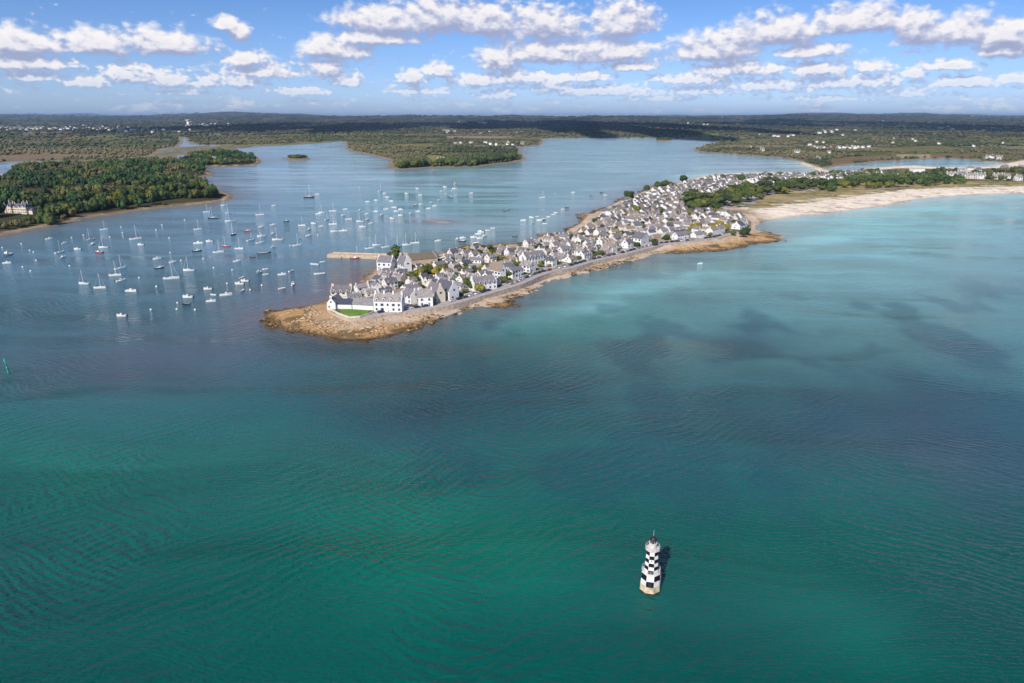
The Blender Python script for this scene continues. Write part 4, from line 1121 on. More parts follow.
def tree_proto(name, kind, mat, seed, trunk_h, leaves=520, size=0.095, nl=11):
    """Unit tree: scale by crown radius; the crown starts trunk_h above the foot."""
    t = empty(name, (0,0,0))
    V, Fc = crown_arrays(kind, seed, nl, leaves, size, ICO2 if leaves > 400 else ICO1)
    V = V.copy(); V[:, 2] += trunk_h
    o = mesh_np("crown", V, Fc, mat); link_child(o, t)
    mb = MB(); top = trunk_h+0.5
    mb.tube((0,0,-0.15), (0.03,0.02,top*0.6), 0.075, 6, 0.055); mb.tube((0.03,0.02,top*0.6), (0.0,0.05,top+0.15), 0.055, 6, 0.03)
    for q in range(4):
        an = q*1.7+seed; mb.tube((0.03,0.02,top*(0.5+0.1*q)), (0.42*math.cos(an),0.42*math.sin(an),top+0.1), 0.035, 5, 0.015)
    mb.build("trunk", M_bark, t)
    return t
TREES = {
 'pine': [tree_proto("pine_tree", 'pine', F_dark, 31+i, 0.55) for i in range(3)],
 'round': [tree_proto("tree", 'round', F_mix, 41+i, 0.12) for i in range(3)],
 'yellow': [tree_proto("tree", 'round', F_yel, 51+i, 0.05) for i in range(2)],
 'dark': [tree_proto("tree", 'round', F_dark, 61+i, 0.10) for i in range(3)],
  'cypress': [tree_proto("cypress_tree", 'cypress', F_dark, 83, 0.22, 900, 0.11, 9)],
 'tall': [tree_proto("tree", 'tall', F_dark, 71+i, 0.05) for i in range(2)],
}
first_used = set(); TCOUNT = [0]; RENAME = []
def plant(kind, x, y, z, r_, label, group=None, hs=1.0, cat="tree"):
    src = random.choice(TREES[kind])
    if src.name in first_used: o = place_copy(src)
    else: o = src; first_used.add(src.name)
    o.location = (x, y, z); o.rotation_euler = (0, 0, random.uniform(0, 6.28)); o.scale = (r_, r_*random.uniform(0.9, 1.1), r_*hs)
    if cat != 'tree': RENAME.append((o, cat)); TCOUNT[0] -= 1
    tag(o, label, cat, group); TCOUNT[0] += 1
    return o

# the cypress at the jetty
cx_, cy_ = P(395.5, 259, PLAT-0.6); plant('cypress', cx_, cy_, 2.8, 7.2, "big dark spreading cypress alone at the root of the stone jetty", hs=1.05)
cx_, cy_ = P(404, 258.5, PLAT); plant('dark', cx_, cy_, 2.8, 3.2, "small dark bush between the jetty cypress and the long tan boathouse")
# village trees
rg0 = random.Random(17)
KY = {0:'round',1:'yellow',2:'round',3:'yellow',4:'round',5:'round',6:'round',7:'round',8:'yellow',17:'yellow',18:'yellow',19:'round',21:'yellow',24:'yellow',27:'yellow',28:'yellow',29:'dark',30:'dark',15:'dark',26:'yellow',12:'yellow',13:'yellow'}
srt = sorted(range(len(TREE_SPOTS)), key=lambda i: TREE_SPOTS[i][0]); rank = {k: j+1 for j, k in enumerate(srt)}
for i, (px, py, r_) in enumerate(TREE_SPOTS):
    x, y = P(px, py, PLAT); kd = KY.get(i, 'round')
    nm = {'round': "leafy green garden tree", 'yellow': "yellow green garden tree", 'dark': "dark green garden tree"}[kd]
    plant(kd, x, y, PLAT, r_*1.0, "%s among the village houses, %s garden tree from the left" % (nm, ordn(rank[i])), "garden trees among the village houses", hs=1.15)
gt = []
for t in range(16000):
    s1 = rg0.uniform(90, PLEN-4); o1 = rg0.uniform(12, 190); p, d, n = prom_at(s1); q = p+n*o1; r1 = rg0.uniform(1.7, 3.2)*(1.3 if s1 > 450 else 1.0)
    if sdist([q[0]], [q[1]], BUILT)[0] < 4 or sdist([q[0]], [q[1]], WOOD)[0] > -3 or sdist([q[0]], [q[1]], DUNE_GRASS)[0] > -3: continue
    if any(abs(q[0]-h_[0]) < 14 and abs(q[1]-h_[1]) < 14 and math.hypot(max(abs((q[0]-h_[0])*math.cos(h_[4])+(q[1]-h_[1])*math.sin(h_[4]))-h_[2], 0), max(abs(-(q[0]-h_[0])*math.sin(h_[4])+(q[1]-h_[1])*math.cos(h_[4]))-h_[3], 0)) < r1*0.8 for h_ in BOXES): continue
    if any(math.hypot(q[0]-a, q[1]-b_) < 5 for a, b_, _, _ in gt): continue
    gt.append((q[0], q[1], r1, s1))
    if len(gt) >= 240: break
gt.sort(key=lambda g_: g_[3]); kc_ = {}
for x, y, r1, s1 in gt:
    kd = rg0.choice(['round','round','yellow','dark']); nm = {'round':"small green bush",'yellow':"small yellow green bush",'dark':"small dark green bush"}[kd]; kc_[kd] = kc_.get(kd, 0)+1
    plant(kd, x, y, PLAT, r1, "%s in a yard between houses, %s such bush from the island tip" % (nm, ordn(kc_[kd])), "bushes in the yards between the houses", hs=1.0, cat="bush")
# dark trees on the village's north shore
for i, (px, py, r_) in enumerate([(629,199.5,7.5),(647,190.8,5.5),(658,188,7),(664,187.6,8),(671,187.2,6),(683,182,7.5),(736,178.5,5),(723,179,5),(741,182,8),(770,177,5),(779,176,5.5),(760,176.5,4),(813,176.5,6)]):
    x, y = P(px, py, PLAT)
    plant('dark', x, y, PLAT, r_, "dark tree rising behind the roofs on the bay shore, %s from the left" % ordn(i+1), "dark trees along the bay shore of the village", hs=1.3)
# the pine wood behind the beach
rg = random.Random(3); spots = []
x0, y0 = WOOD.min(0); x1, y1 = WOOD.max(0); cand = []
for t in range(6000):
    x = rg.uniform(x0, min(x1, 1350)); y = rg.uniform(y0, y1); cand.append((x, y))
cd = sdist([c_[0] for c_ in cand], [c_[1] for c_ in cand], WOOD)
for (x, y), d in zip(cand, cd):
    if d < 3 or fbm(np.array([x/60]), np.array([y/60]), 8, 2)[0] < 0.30: continue
    if all((x-a)**2+(y-b_)**2 > 13.0**2 for a, b_, _ in spots): spots.append((x, y, d))
spots.sort(key=lambda s: s[1])
print("pine wood", len(spots))
STUFF_EXTRA = []
for i, (x, y, d) in enumerate(spots):
    if i < 110:
        kd = rg.choice(['pine','pine','round','dark','round']) 
        if x < 270 and y < 800 and rg.random() < 0.3: kd = 'yellow'
        nm = {'pine':"umbrella pine in the wood behind the beach", 'round':"light green broadleaf in the wood behind the beach", 'dark':"dark round tree in the wood behind the beach", 'yellow':"yellowing tree at the village end of the beach wood"}[kd]
        plant(kd, x, y, PLAT, rg.uniform(7.0, 9.5), nm, nm.replace("tree", "trees").replace("pine in", "pines in").replace("broadleaf", "broadleaves"), hs=0.95)
    else: STUFF_EXTRA.append((x, y, PLAT, rg.uniform(7, 9.5)))
for (px, py, r_) in [(715,211.5,3.5),(711,212,3),(721,211,3),(728,212,2.5),(706,212,3)]:
    x, y = P(px, py, PLAT); plant('round', x, y, PLAT, r_, "low green shrub on the sand edge below the beach wood", "low shrubs on the sand edge below the beach wood", cat="shrub")

# individual trees along the wooded headlands ------------------------------
CHX, CHY = P(21, 214.5, 5)
LT = {}
def line_trees(line, n, label, group, kinds, rr, inset, z, hs=1.1, jit=6.0):
    line = poly_world(line); sg = np.hypot(*(line[1:]-line[:-1]).T); cu = np.concatenate([[0], np.cumsum(sg)])
    for i in range(n):
        s = cu[-1]*(i+0.5)/n; k = min(int(np.searchsorted(cu, s, side='right')-1), len(sg)-1); t = (s-cu[k])/sg[k]
        p = line[k]*(1-t)+line[k+1]*t; d = (line[k+1]-line[k])/sg[k]; nrm = np.array([-d[1], d[0]])
        p = p+nrm*(inset+rg.uniform(-jit, jit)*0.5)
        if math.hypot(p[0]-CHX, p[1]-CHY) < 26: continue
        if p[0] < P(36,222)[0] and p[1] < CHY and p[0] > P(8,222)[0]: continue
        zz = float(ground_z(p[0], p[1])[0]) if z is None else z
        LT[label] = LT.get(label, 0)+1
        plant(rg.choice(kinds), p[0], p[1], max(zz, 1.0)-0.3, rr*rg.uniform(0.75, 1.2), label+", %s from the left" % ordn(LT[label]), group, hs)
line_trees([(-20,236),(0,231.5),(10,229),(40,222),(60,219),(80,216.5),(100,213.8),(125,209.5),(150,206),(175,203.5),(200,201.8),(216,200.3),(221,196)], 46, "large tree along the front shore of the wooded left headland", "front trees of the wooded left headland", ['dark','round','dark','tall','round'], 7.2, 9, None, 1.5)
line_trees([(-10,226),(30,219),(60,214),(100,209),(150,202.5),(190,198),(212,194)], 34, "dark tree in the second rank on the wooded left headland", "second rank trees of the wooded left headland", ['dark','dark','round'], 7.5, 10, None, 1.5)
line_trees([(205,165.5),(225,166),(245,164.8),(258,163.5)], 9, "tree on the narrow far spit of the left headland", "trees on the far spit of the left headland", ['dark','round'], 9, 8, None, 1.0)
line_trees([(392,168.3),(401,169),(418,168),(431,166.8),(455,166.5),(476,166.2),(491,163.8),(512,161.5),(521,159)], 34, "dark tree along the shore of the middle headland", "shore trees of the middle headland", ['dark','dark','round'], 11.5, 14, None, 1.15)
line_trees([(287,158.6),(297,159.2),(308,158.8)], 7, "tree crowding the small round islet in the bay", "trees on the small round islet", ['dark','round'], 8.5, 4, 2.0, 0.9)
line_trees([(657,140.3),(665,140.2),(672,140)], 6, "tree on the low islet far up the bay", "trees on the far low islet", ['dark'], 11, 4, 2.0, 0.8)
print("individual trees", TCOUNT[0])

# woods too dense to count --------------------------------------------------
def wood_mass(name, items, mat, label, protos, cat="wood"):
    Vs = []; Fs = []; Ts = []; b0 = 0
    r = np.random.default_rng(len(items)); ks = r.integers(0, len(protos), len(items)); an = r.uniform(0, 6.28, len(items))
    for pi in range(len(protos)):
        V, Fc = protos[pi]; idx = np.where(ks == pi)[0]
        if not len(idx): continue
        it = items[idx]; c = np.cos(an[idx])[:, None]; s = np.sin(an[idx])[:, None]
        X_ = it[:, 0:1]+(V[None, :, 0]*c-V[None, :, 1]*s)*it[:, 3:4]
        Y_ = it[:, 1:2]+(V[None, :, 0]*s+V[None, :, 1]*c)*it[:, 3:4]
        Z_ = it[:, 2:3]+V[None, :, 2]*it[:, 4:5]
        Vs.append(np.stack([X_, Y_, Z_], -1).reshape(-1, 3)); nv = len(V)
        Fs.append((Fc[None]+(np.arange(len(idx))*nv)[:, None, None]).reshape(-1, 3)+b0); b0 += nv*len(idx)
        Ts.append(np.repeat(it[:, 5], nv))
    o = mesh_np(name, np.concatenate(Vs), np.concatenate(Fs), mat, attrs={'tint': np.concatenate(Ts)})
    tag(o, label, cat, kind='stuff'); return o
PR_MID = [crown_arrays('round', 200+i, 5, 50, 0.17, ICO1) for i in range(4)]
PR_FAR = [crown_arrays('round', 300+i, 3, 0, 0.2, ICO1) for i in range(5)]
def sample_in(poly, n, inset, rmin, rmax, seed, dens=None):
    r = np.random.default_rng(seed); lo = poly.min(0); hi = poly.max(0)
    x = r.uniform(lo[0], hi[0], n); y = r.uniform(lo[1], hi[1], n)
    k = (sdist(x, y, poly) > inset)
    x, y = x[k], y[k]; h, D_, R_ = land_fields(x, y)
    k = h > 0.8
    return x[k], y[k], h[k], r
# left headland
x, y, h, r = sample_in(LEFT, 9500, 13, 0, 0, 1)
k = (x > -1500) & (np.hypot(x-CHX, y-CHY) > 24) & ~((x < P(36,222)[0]) & (x > P(8,222)[0]) & (y < CHY))
clear = fbm(x/70, y/90, 12, 3) 
k &= ~((clear > 0.66))
x, y, h, clear = x[k], y[k], h[k], clear[k]
rr = r.uniform(3.6, 8.6, len(x)); tint = np.clip((fbm(x/45, y/60, 13, 3)-0.5)*2.2+0.42+r.normal(0, 0.16, len(x)), 0, 1)
sc = np.where(clear > 0.56, 0.6, 1.0)
items = np.stack([x, y, h-0.5, rr*np.where(sc < 1, 0.8, 1), rr*1.7*sc, np.where(sc < 1, np.clip(tint+0.45, 0, 1), tint)], 1)
print("left wood", len(items))
wood_mass("headland_wood", items, F_stuff, "dense mixed wood covering the left headland behind its shore trees", PR_MID)
# rest of the beach wood and scrub on the isthmus
it = [(x, y, z-0.4, r_, r_*1.0, rg.random()*0.8) for x, y, z, r_ in STUFF_EXTRA]
xs_, ys_ = [], []
east = poly_world([(816,174.5),(830,172.8),(870,171.5),(905,170),(950,170.5),(1000,170),(1100,169),(1100,181),(1010,181),(965,178),(965,172.5),(940,173),(905,175),(870,176.5),(830,179)], PLAT)
x, y, h, r = sample_in(east, 1500, 2, 0, 0, 4)
k = fbm(x/60, y/60, 17, 3) > 0.47
for a, b_ in zip(x[k], y[k]):
    if all(abs(a-q[0])+abs(b_-q[1]) > 9 for q in it[-400:]): rr_ = r.uniform(4, 8.5); it.append((a, b_, PLAT-0.4, rr_, rr_*1.05, min(1, r.random()*1.1)))
wood_mass("isthmus_wood", np.array(it), F_stuff, "scrubby green and rust coloured wood between lagoon and beach", PR_MID)
# middle headland and far country: clump density falls with distance
def far_clumps(n, rmin, rmax, seed, thr, rad_k, hgt, name, label, zone=None, mat=None, az=(-0.80, 0.80)):
    r = np.random.default_rng(seed)
    th = r.uniform(az[0], az[1], n); q = r.uniform(1/rmax, 1/rmin, n); R_ = 1/q
    x = R_*np.sin(th); y = R_*np.cos(th)
    h, D_, _ = land_fields(x, y)
    inl = np.maximum(D_['back'], D_['right'])
    k = (inl > 10) & (h > 0.7)
    v, e2 = cells(x+(fbm(x/240, y/240, 63, 3)-0.5)*120, y, 230, 71)
    dens = fbm(x/700, y/420, 18, 3)
    hedge = (e2 < 0.10)
    for fp, fc in FIELDS: k &= sdist(x, y, fp) < 4
    k &= (dens > thr) | hedge | (inl < 45) & (vnoise(x/90, y/90, 4) > 0.25) | (vnoise(x/30, y/30, 44) > 0.86)
    # open fields near the centre headland
    x, y, h, R_, inl = x[k], y[k], h[k], R_[k], inl[k]
    rr = rad_k*R_*r.uniform(0.7, 1.5, len(x))
    tint = np.clip((fbm(x/400, y/260, 19, 3)-0.5)*2.0+0.5+r.normal(0, 0.18, len(x)), 0, 1)
    hh = hgt*r.uniform(0.7, 1.35, len(x))*(0.75+0.25*np.clip(R_/8000, 0, 2))
    items = np.stack([x, y, h-1.5, rr, hh, tint], 1)
    print(name, len(items))
    return wood_mass(name, items, mat or F_far, label, PR_FAR)
far_clumps(34000, 1450, 4200, 21, 0.46, 0.0036, 9.5, "nearer_mainland_wood", "patchwork of woods and hedges on the nearer mainland shores")
far_clumps(26000, 4200, 26000, 22, 0.47, 0.0038, 12, "distant_mainland_wood", "dark woods stretching over the distant mainland to the horizon", mat=foliage_mat("shaded_far_leaves", [(0.022,0.035,0.022),(0.035,0.048,0.026),(0.055,0.062,0.032),(0.085,0.078,0.045),(0.12,0.095,0.065)], attr=True))  # distant leaves coloured darker to carry the cloud shade of the far country
# ------------------------------------------------------------------ boats
M_hullw = simple("gelcoat_white", (0.84,0.83,0.80), 0.3, 0.06, 0.6, spec=0.5)
M_hulln = simple("hull_navy", (0.015,0.025,0.06), 0.3, 0.1, 0.6, spec=0.5)
M_hullr = simple("hull_red", (0.30,0.05,0.05), 0.4, 0.1, 0.6)
M_hullk = simple("hull_black", (0.02,0.02,0.022), 0.5, 0.2, 0.6)
M_deck = simple("deck_cream", (0.74,0.70,0.62), 0.6, 0.12, 1.0)
M_teak = simple("bare_wood", (0.33,0.22,0.13), 0.7, 0.25, 1.0)
M_alu = simple("mast_alloy", (0.82,0.82,0.82), 0.35, 0.05, 1.0, spec=0.6)
M_sail = simple("sail_cover_blue", (0.04,0.09,0.22), 0.8, 0.15, 1.0)
M_rub = simple("rubber_dark", (0.04,0.04,0.045), 0.8, 0.15, 1.0)

def hull_mb(L, Bm, fb, sheer=0.25, transom=0.75, open_=False):
    """Hull lofted through nine stations from transom to stem."""
    st = []; n = 9
    for k in range(n):
        t = k/(n-1); x = -L/2+L*t
        bw = Bm/2*(transom+(1-transom)*math.sin(min(t/0.45, 1)*math.pi/2)) if t < 0.45 else Bm/2*math.cos((t-0.45)/0.55*math.pi/2)**0.75
        bw = max(bw, 0.02); top = fb*(1+sheer*(2*t-0.6)**2*1.2) + (0.12*fb if t > 0.9 else 0)
        dep = -0.45*(1-0.3*t)
        st.append([(x, -bw, top), (x+0.02*L*t, -bw*0.90, 0.05), (x, -bw*0.5, dep), (x, bw*0.5, dep), (x+0.02*L*t, bw*0.90, 0.05), (x, bw, top)])
    mb = MB(); vs = [v for s in st for v in s]; fs = []
    for k in range(n-1):
        for j in range(5): fs.append((k*6+j, k*6+j+1, (k+1)*6+j+1, (k+1)*6+j))
    fs.append((5,4,3,2,1,0)); mb.add(vs, fs, 0)
    mb.add([s[0] for s in st]+[s[5] for s in st], [], 0)
    dk = []
    z = -0.3*fb if open_ else -0.02
    for s in st: dk += [(s[0][0]*0.995, s[0][1]*0.97, s[0][2]+z), (s[5][0]*0.995, s[5][1]*0.97, s[5][2]+z)]
    return mb, dk, [(k*2, (k+1)*2, (k+1)*2+1, k*2+1) for k in range(n-1)]
def cab(mb, x0, x1, w0, w1, z0, z1, mi=0, slope=0.35):
    """Cabin block with raked ends."""
    vs = [(x0,-w0,z0),(x1,-w1,z0),(x1,w1,z0),(x0,w0,z0),(x0+slope*0.4,-w0*0.82,z1),(x1-slope,-w1*0.78,z1),(x1-slope,w1*0.78,z1),(x0+slope*0.4,w0*0.82,z1)]
    mb.add(vs, [(4,5,6,7),(0,1,5,4),(1,2,6,5),(2,3,7,6),(3,0,4,7)], mi)
def sailing_boat(L, hull, boom=M_sail, two=False):
    b_ = empty("sailing_boat", (0,0,0)); Bm = L*0.31; fb = 0.075*L+0.4
    h, dk, df = hull_mb(L, Bm, fb); h.build("hull", hull, b_, True)
    d = MB(); d.add(dk, df); d.build("deck", M_deck, b_)
    c = MB(); cab(c, -0.12*L, 0.24*L, Bm*0.30, Bm*0.2, fb*0.95, fb+0.5, 0, 0.5); cb = c.build("cabin", M_hullw, b_)
    w = MB(); w.box(-0.08*L, 0.12*L, -Bm*0.29, Bm*0.29, fb+0.15, fb+0.33); w.build("window", M_glass, cb)
    ck = MB(); ck.box(-0.40*L, -0.14*L, -Bm*0.2, Bm*0.2, fb*0.92, fb+0.06); ck.build("cockpit", M_teak, b_)
    mh = 1.22*L+0.8
    m_ = MB(); m_.tube((0.08*L,0,fb), (0.08*L,0,mh), 0.14, 6, 0.10); m_.tube((0.08*L,-0.9,mh*0.55),(0.08*L,0.9,mh*0.55),0.04,4); m_.build("mast", M_alu, b_)
    m_ = MB(); m_.tube((0.07*L,0,fb+1.25), (-0.33*L,0,fb+1.15), 0.17, 6, 0.10); m_.build("boom", boom, b_)
    r_ = MB(); r_.tube((0.49*L,0,fb*1.3), (0.085*L,0,mh*0.97), 0.055, 4, 0.03); r_.build("furled_jib", M_hullw, b_)
    r_ = MB(); r_.tube((-0.49*L,0,fb), (0.08*L,0,mh), 0.015, 3); r_.build("backstay", M_alu, b_)
    if two:
        m_ = MB(); m_.tube((-0.3*L,0,fb), (-0.3*L,0,mh*0.72), 0.08, 6, 0.05); m_.build("mast", M_alu, b_)
    return b_
def motor_boat(L, hull, fly=False):
    b_ = empty("motor_boat", (0,0,0)); Bm = L*0.37; fb = 0.08*L+0.45
    h, dk, df = hull_mb(L, Bm, fb, 0.3, 0.88); h.build("hull", hull, b_, True)
    d = MB(); d.add(dk, df); d.build("deck", M_deck, b_)
    c = MB(); cab(c, -0.08*L, 0.20*L, Bm*0.34, Bm*0.30, fb*0.97, fb+1.25, 0, 0.75); cb = c.build("wheelhouse", M_hullw, b_)
    w = MB(); cab(w, -0.085*L, 0.19*L, Bm*0.335, Bm*0.28, fb+0.55, fb+1.0, 0, 0.45); w.build("window", M_glass, cb)
    c = MB(); cab(c, 0.12*L, 0.36*L, Bm*0.27, Bm*0.12, fb*1.0, fb+0.42, 0, 0.4); c.build("foredeck", M_hullw, b_)
    if fly:
        c = MB(); cab(c, -0.10*L, 0.08*L, Bm*0.26, Bm*0.24, fb+1.25, fb+1.9, 0, 0.3); c.build("flybridge", M_hullw, b_)
        c = MB(); c.tube((-0.06*L,0,fb+1.9),(-0.1*L,0,fb+3.4),0.06,5); c.build("radar_mast", M_alu, b_)
    e = MB(); e.box(-0.5*L-0.45, -0.5*L+0.02, -0.22, 0.22, 0.2, fb+0.55); e.box(-0.5*L-0.3, -0.5*L-0.1, -0.1, 0.1, -0.5, 0.3); e.build("outboard_motor", M_dark, b_)
    r_ = MB()
    for q in (-1, 1): r_.tube((0.15*L,q*Bm*0.42,fb+0.65),(0.47*L,q*0.08,fb*1.3+0.55),0.035,4)
    r_.tube((0.47*L,-0.09,fb*1.3+0.55),(0.47*L,0.09,fb*1.3+0.55),0.035,4); r_.tube((0.47*L,0,fb*1.25),(0.47*L,0,fb*1.3+0.55),0.035,4); r_.build("bow_rail", M_alu, b_)
    return b_
def rowing_boat(L, hull):
    b_ = empty("rowing_boat", (0,0,0)); Bm = L*0.36; fb = 0.55
    h, dk, df = hull_mb(L, Bm, fb, 0.3, 0.7, True); h.build("hull", hull, b_, True)
    d = MB(); d.add(dk, df); d.build("floor_boards", M_deck, b_)
    for q in (-0.22, 0.02, 0.24):
        t = MB(); t.box(q*L-0.14, q*L+0.14, -Bm*0.42, Bm*0.42, fb*0.72, fb*0.8); t.build("thwart", M_teak, b_)
    e = MB(); e.box(-0.5*L-0.3, -0.5*L+0.05, -0.14, 0.14, 0.1, fb+0.35); e.build("outboard_motor", M_dark, b_)
    return b_
BP = {'s': sailing_boat(8.6, M_hullw), 'S': sailing_boat(11.5, M_hullw), 'n': sailing_boat(10.0, M_hulln), 'r': sailing_boat(8.5, M_hullr), 'Y': sailing_boat(15.5, M_hulln, M_deck, True),
      'N': sailing_boat(12.5, M_hulln, M_hullw), 'm': motor_boat(6.6, M_hullw), 'M': motor_boat(8.2, M_hullw), 'F': motor_boat(11.0, M_hullw, True), 'd': motor_boat(7.0, M_hulln), 'q': motor_boat(7.2, M_hullr),
      'o': rowing_boat(5.2, M_hullw), 'k': rowing_boat(5.0, M_hullk), 'B': rowing_boat(11.0, M_hullk), 'w': rowing_boat(8.2, M_hullw)}
BN = {'s':"white sailing boat",'S':"large white sailing boat",'n':"dark hulled sailing boat",'r':"red hulled sailing boat",'Y':"big dark two masted yacht",'N':"large dark sailing yacht",'m':"small white motor boat",
      'M':"white motor boat",'F':"big white cabin cruiser",'d':"dark motor boat",'q':"red motor boat",'o':"small white open boat",'k':"small black open boat",'B':"long black barge",'w':"long white open boat"}
BCAT = {'s':'sailing boat','S':'sailing boat','n':'sailing boat','r':'sailing boat','Y':'sailing boat','N':'sailing boat','m':'motor boat','M':'motor boat','F':'motor boat','d':'motor boat','q':'motor boat','o':'rowing boat','k':'rowing boat','B':'rowing boat','w':'rowing boat'}
BOATS = """s 103.7 230|m 48.7 239.6|m 64.3 244|m 77.6 249.8|s 59.4 253.3|m 62.4 258|F 6.8 256|m 6.8 263.7|s 90.2 240.5|m 92.3 245|s 103.7 248|q 99 253.3|S 135.5 239.6|m 140.8 245.3|
m 156.6 259.6|d 159 268.9|s 84 284.3|s 99.7 288.5|s 120.2 269.4|s 115 276|m 120.6 281.8|M 131 291.9|m 121.8 316.6|s 206.4 212.4|N 213 219|s 228.3 213.8|S 230.2 221.8|S 259.7 215.3|m 273.4 206.2|Y 308.9 198|
M 317 194.8|d 286.3 221.8|s 301.7 226|m 318 214.4|s 326.7 220|m 321 227|m 313.6 224|m 309 230|m 308.3 236.4|o 299.2 238.8|s 197.6 229.8|n 233 235.4|q 247.4 231.7|m 260.7 227.6|m 272.6 225.5|m 272.6 234.3|
M 261.3 237|s 250.5 241|s 260 243.4|S 277.7 240.3|M 198 244|m 209.5 242|r 225.8 247.2|d 197 251.8|s 218.3 252.8|s 238.8 249.3|B 263.8 253.4|k 252.5 257.5|m 273 248|m 236.7 262|m 157.8 259.5|m 172.5 263|
m 160.2 268.6|s 189 271|S 171.3 279.2|o 265.4 269.6|m 258.7 273.3|o 265.4 275|m 281.8 275.3|o 291.5 271.2|w 314.6 264.9|o 322.2 262.4|w 319.7 274.3|o 281.8 289|m 292.9 285.2|o 241.2 278.4|m 244.9 281.7|
m 239.6 284.6|o 242.3 291|m 208 289.7|o 213.3 295.4|M 225.9 295.8|m 188 297.9|k 186.3 304.6|m 210.9 302|s 332.7 211.5|m 345 209.8|s 348.4 219.7|m 343 216|s 332.7 224.8|M 343 231.6|m 359.5 211|s 360 222|
m 366.9 220|m 366.3 214.5|M 362.8 227.5|m 370.8 224|m 367 202.3|m 376.3 200.8|m 375.5 211.9|M 381.4 215.6|m 385.7 209.8|S 380.4 191.6|m 384.7 193.9|m 387.6 197.7|m 391 201.6|m 394 208|M 396.6 211.9|m 400.7 216|
m 392 219|m 401 210|m 406.6 194|m 410.7 214.1|q 415.2 205.7|m 421 204.7|m 417.5 188.9|m 420 195.5|m 417.7 212|m 428 209|m 430.6 202.9|m 434.3 206.4|m 438.8 200.8|m 360 188|m 440.9 191.6|m 445.6 194.5|
d 450.7 198|m 451.7 191.6|m 456 196|s 454.8 189|m 454.8 183.8|m 445 187.5|m 471 193.6|s 369.3 249|s 376.7 245.7|s 385.5 247.7|s 406.8 245.5|s 414.8 243.6|m 437.6 241.6|s 398 247|m 457 240|m 463 238.6|
d 462.7 242|m 473.8 238|m 477.8 234.6|m 481 232.6|m 484 237|m 480 239|o 487.8 230.7|o 492.5 228.6|o 476 243.2|B 506.4 210|m 523 221|m 531.7 218|o 532.6 223|m 539.6 221|m 542.8 220|o 548.4 217.4|k 515 237|
s 542.3 198|o 555 194|m 572.8 192.8|k 591 196.3|k 601.5 193|m 605 195.8|k 566.9 208|o 562.8 209.5|o 553 214.8|o 548.8 217|o 555.8 213|d 542.6 220.6|o 537 217|o 545 224|s 224 206|s 322 213|s 335 232|s 297 246|m 700 264.3"""
rb = random.Random(21); bl = []
for it_ in BOATS.replace("\n", "").split("|"):
    k, a, b_ = it_.split(); bl.append((k, float(a), float(b_)))
def zone(px, py):
    if px > 660: return "heading along the seaward shore"
    if px < 145: return "off the chateau headland"
    if px < 345 and py > 257: return "between the island tip and left shore"
    if px < 295: return "off the wooded point"
    if px < 352 and py > 200: return "in the channel beyond the jetty end"
    if px < 352: return "far out in the upper channel"
    if px < 430 and py > 240: return "lying right behind the jetty"
    if px < 500 and py > 226: return "off the village roofs right of the cypress"
    if px < 475: return "in the open bay beyond the jetty"
    return "on the flats behind the village"
cnt = {}; lab = {}
for i in sorted(range(len(bl)), key=lambda i: (bl[i][1], bl[i][2])):
    k, px, py = bl[i]; key = (BN[k], zone(px, py)); cnt[key] = cnt.get(key, 0)+1; lab[i] = (key, cnt[key])
bused = set()
for i, (k, px, py) in enumerate(bl):
    src = BP[k]
    if k in bused: o = place_copy(src)
    else: o = src; bused.add(k)
    x, y = P(px, py-0.3)
    o.location = (x, y, 0.0)
    h = rad(rb.gauss(12, 16)); 
    if rb.random() < 0.22: h += rad(rb.uniform(45, 75))
    if rb.random() < 0.4: h += math.pi
    if k in 'Y': h = rad(4)
    if px > 690: h = rad(8)
    big = math.hypot(x, y) > 780
    s_ = rb.uniform(0.84, 1.02)*(1.0 if not big else 0.94)*(0.7 if px > 690 else 1.0); o.rotation_euler = (0, 0, h); o.scale = (s_,)*3
    (nm, zn), nth = lab[i]; tot = cnt[(nm, zn)]
    lb = "%s %s" % (nm, zn) if tot == 1 else "%s %s, %s from the left" % (nm, zn, ordn(nth))
    tag(o, lb, BCAT[k], "boats on their moorings")
# red boat alongside the jetty
o = place_copy(BP['q']); x, y = P(355, 258.8); o.location = (x, y-0.6, 0); o.rotation_euler = (0, 0, aj); tag(o, "red motor boat tied up against the stone jetty", "motor boat", "boats on their moorings")
# mooring buoys
M_buoy = simple("buoy_white", (0.82,0.80,0.76), 0.4, 0.1, 1.0)
by = empty("mooring_buoy", (0,0,0))
mb = MB(); mb.lathe([(0.02,-0.55),(0.45,-0.42),(0.68,-0.05),(0.68,0.2),(0.48,0.55),(0.16,0.72),(0.16,0.8)], 12); mb.build("float", M_buoy, by, True)
mb = MB(); mb.tube((-0.14,0,0.78),(-0.14,0,1.05),0.04,5); mb.tube((0.14,0,0.78),(0.14,0,1.05),0.04,5); mb.tube((-0.14,0,1.03),(0.14,0,1.03),0.04,5); mb.build("ring", M_alu, by)
BU = [(120.8,227.2),(122.3,232.7),(109.6,237),(71.5,237.7),(83.3,235.2),(156,229.9),(29.5,250.4),(21,243.7),(2,247.6),(22.4,267),(30.4,271),(69.4,266),(36,260.5),(138.9,278),(156.4,287),(150.7,310),(33.3,252.3),
 (161.7,225),(155.7,230.2),(169,238),(184.4,220),(169.9,252.7),(180.8,260.5),(202.9,258.9),(213.5,268),(227,283.5),(156.2,286.6),(177.3,303),(176.6,309.5),(195,310),(290,245.6),(317.7,235),(261.7,285.6),(289,272),(232,270),(250,290)]
srt = sorted(BU); zc_ = {}
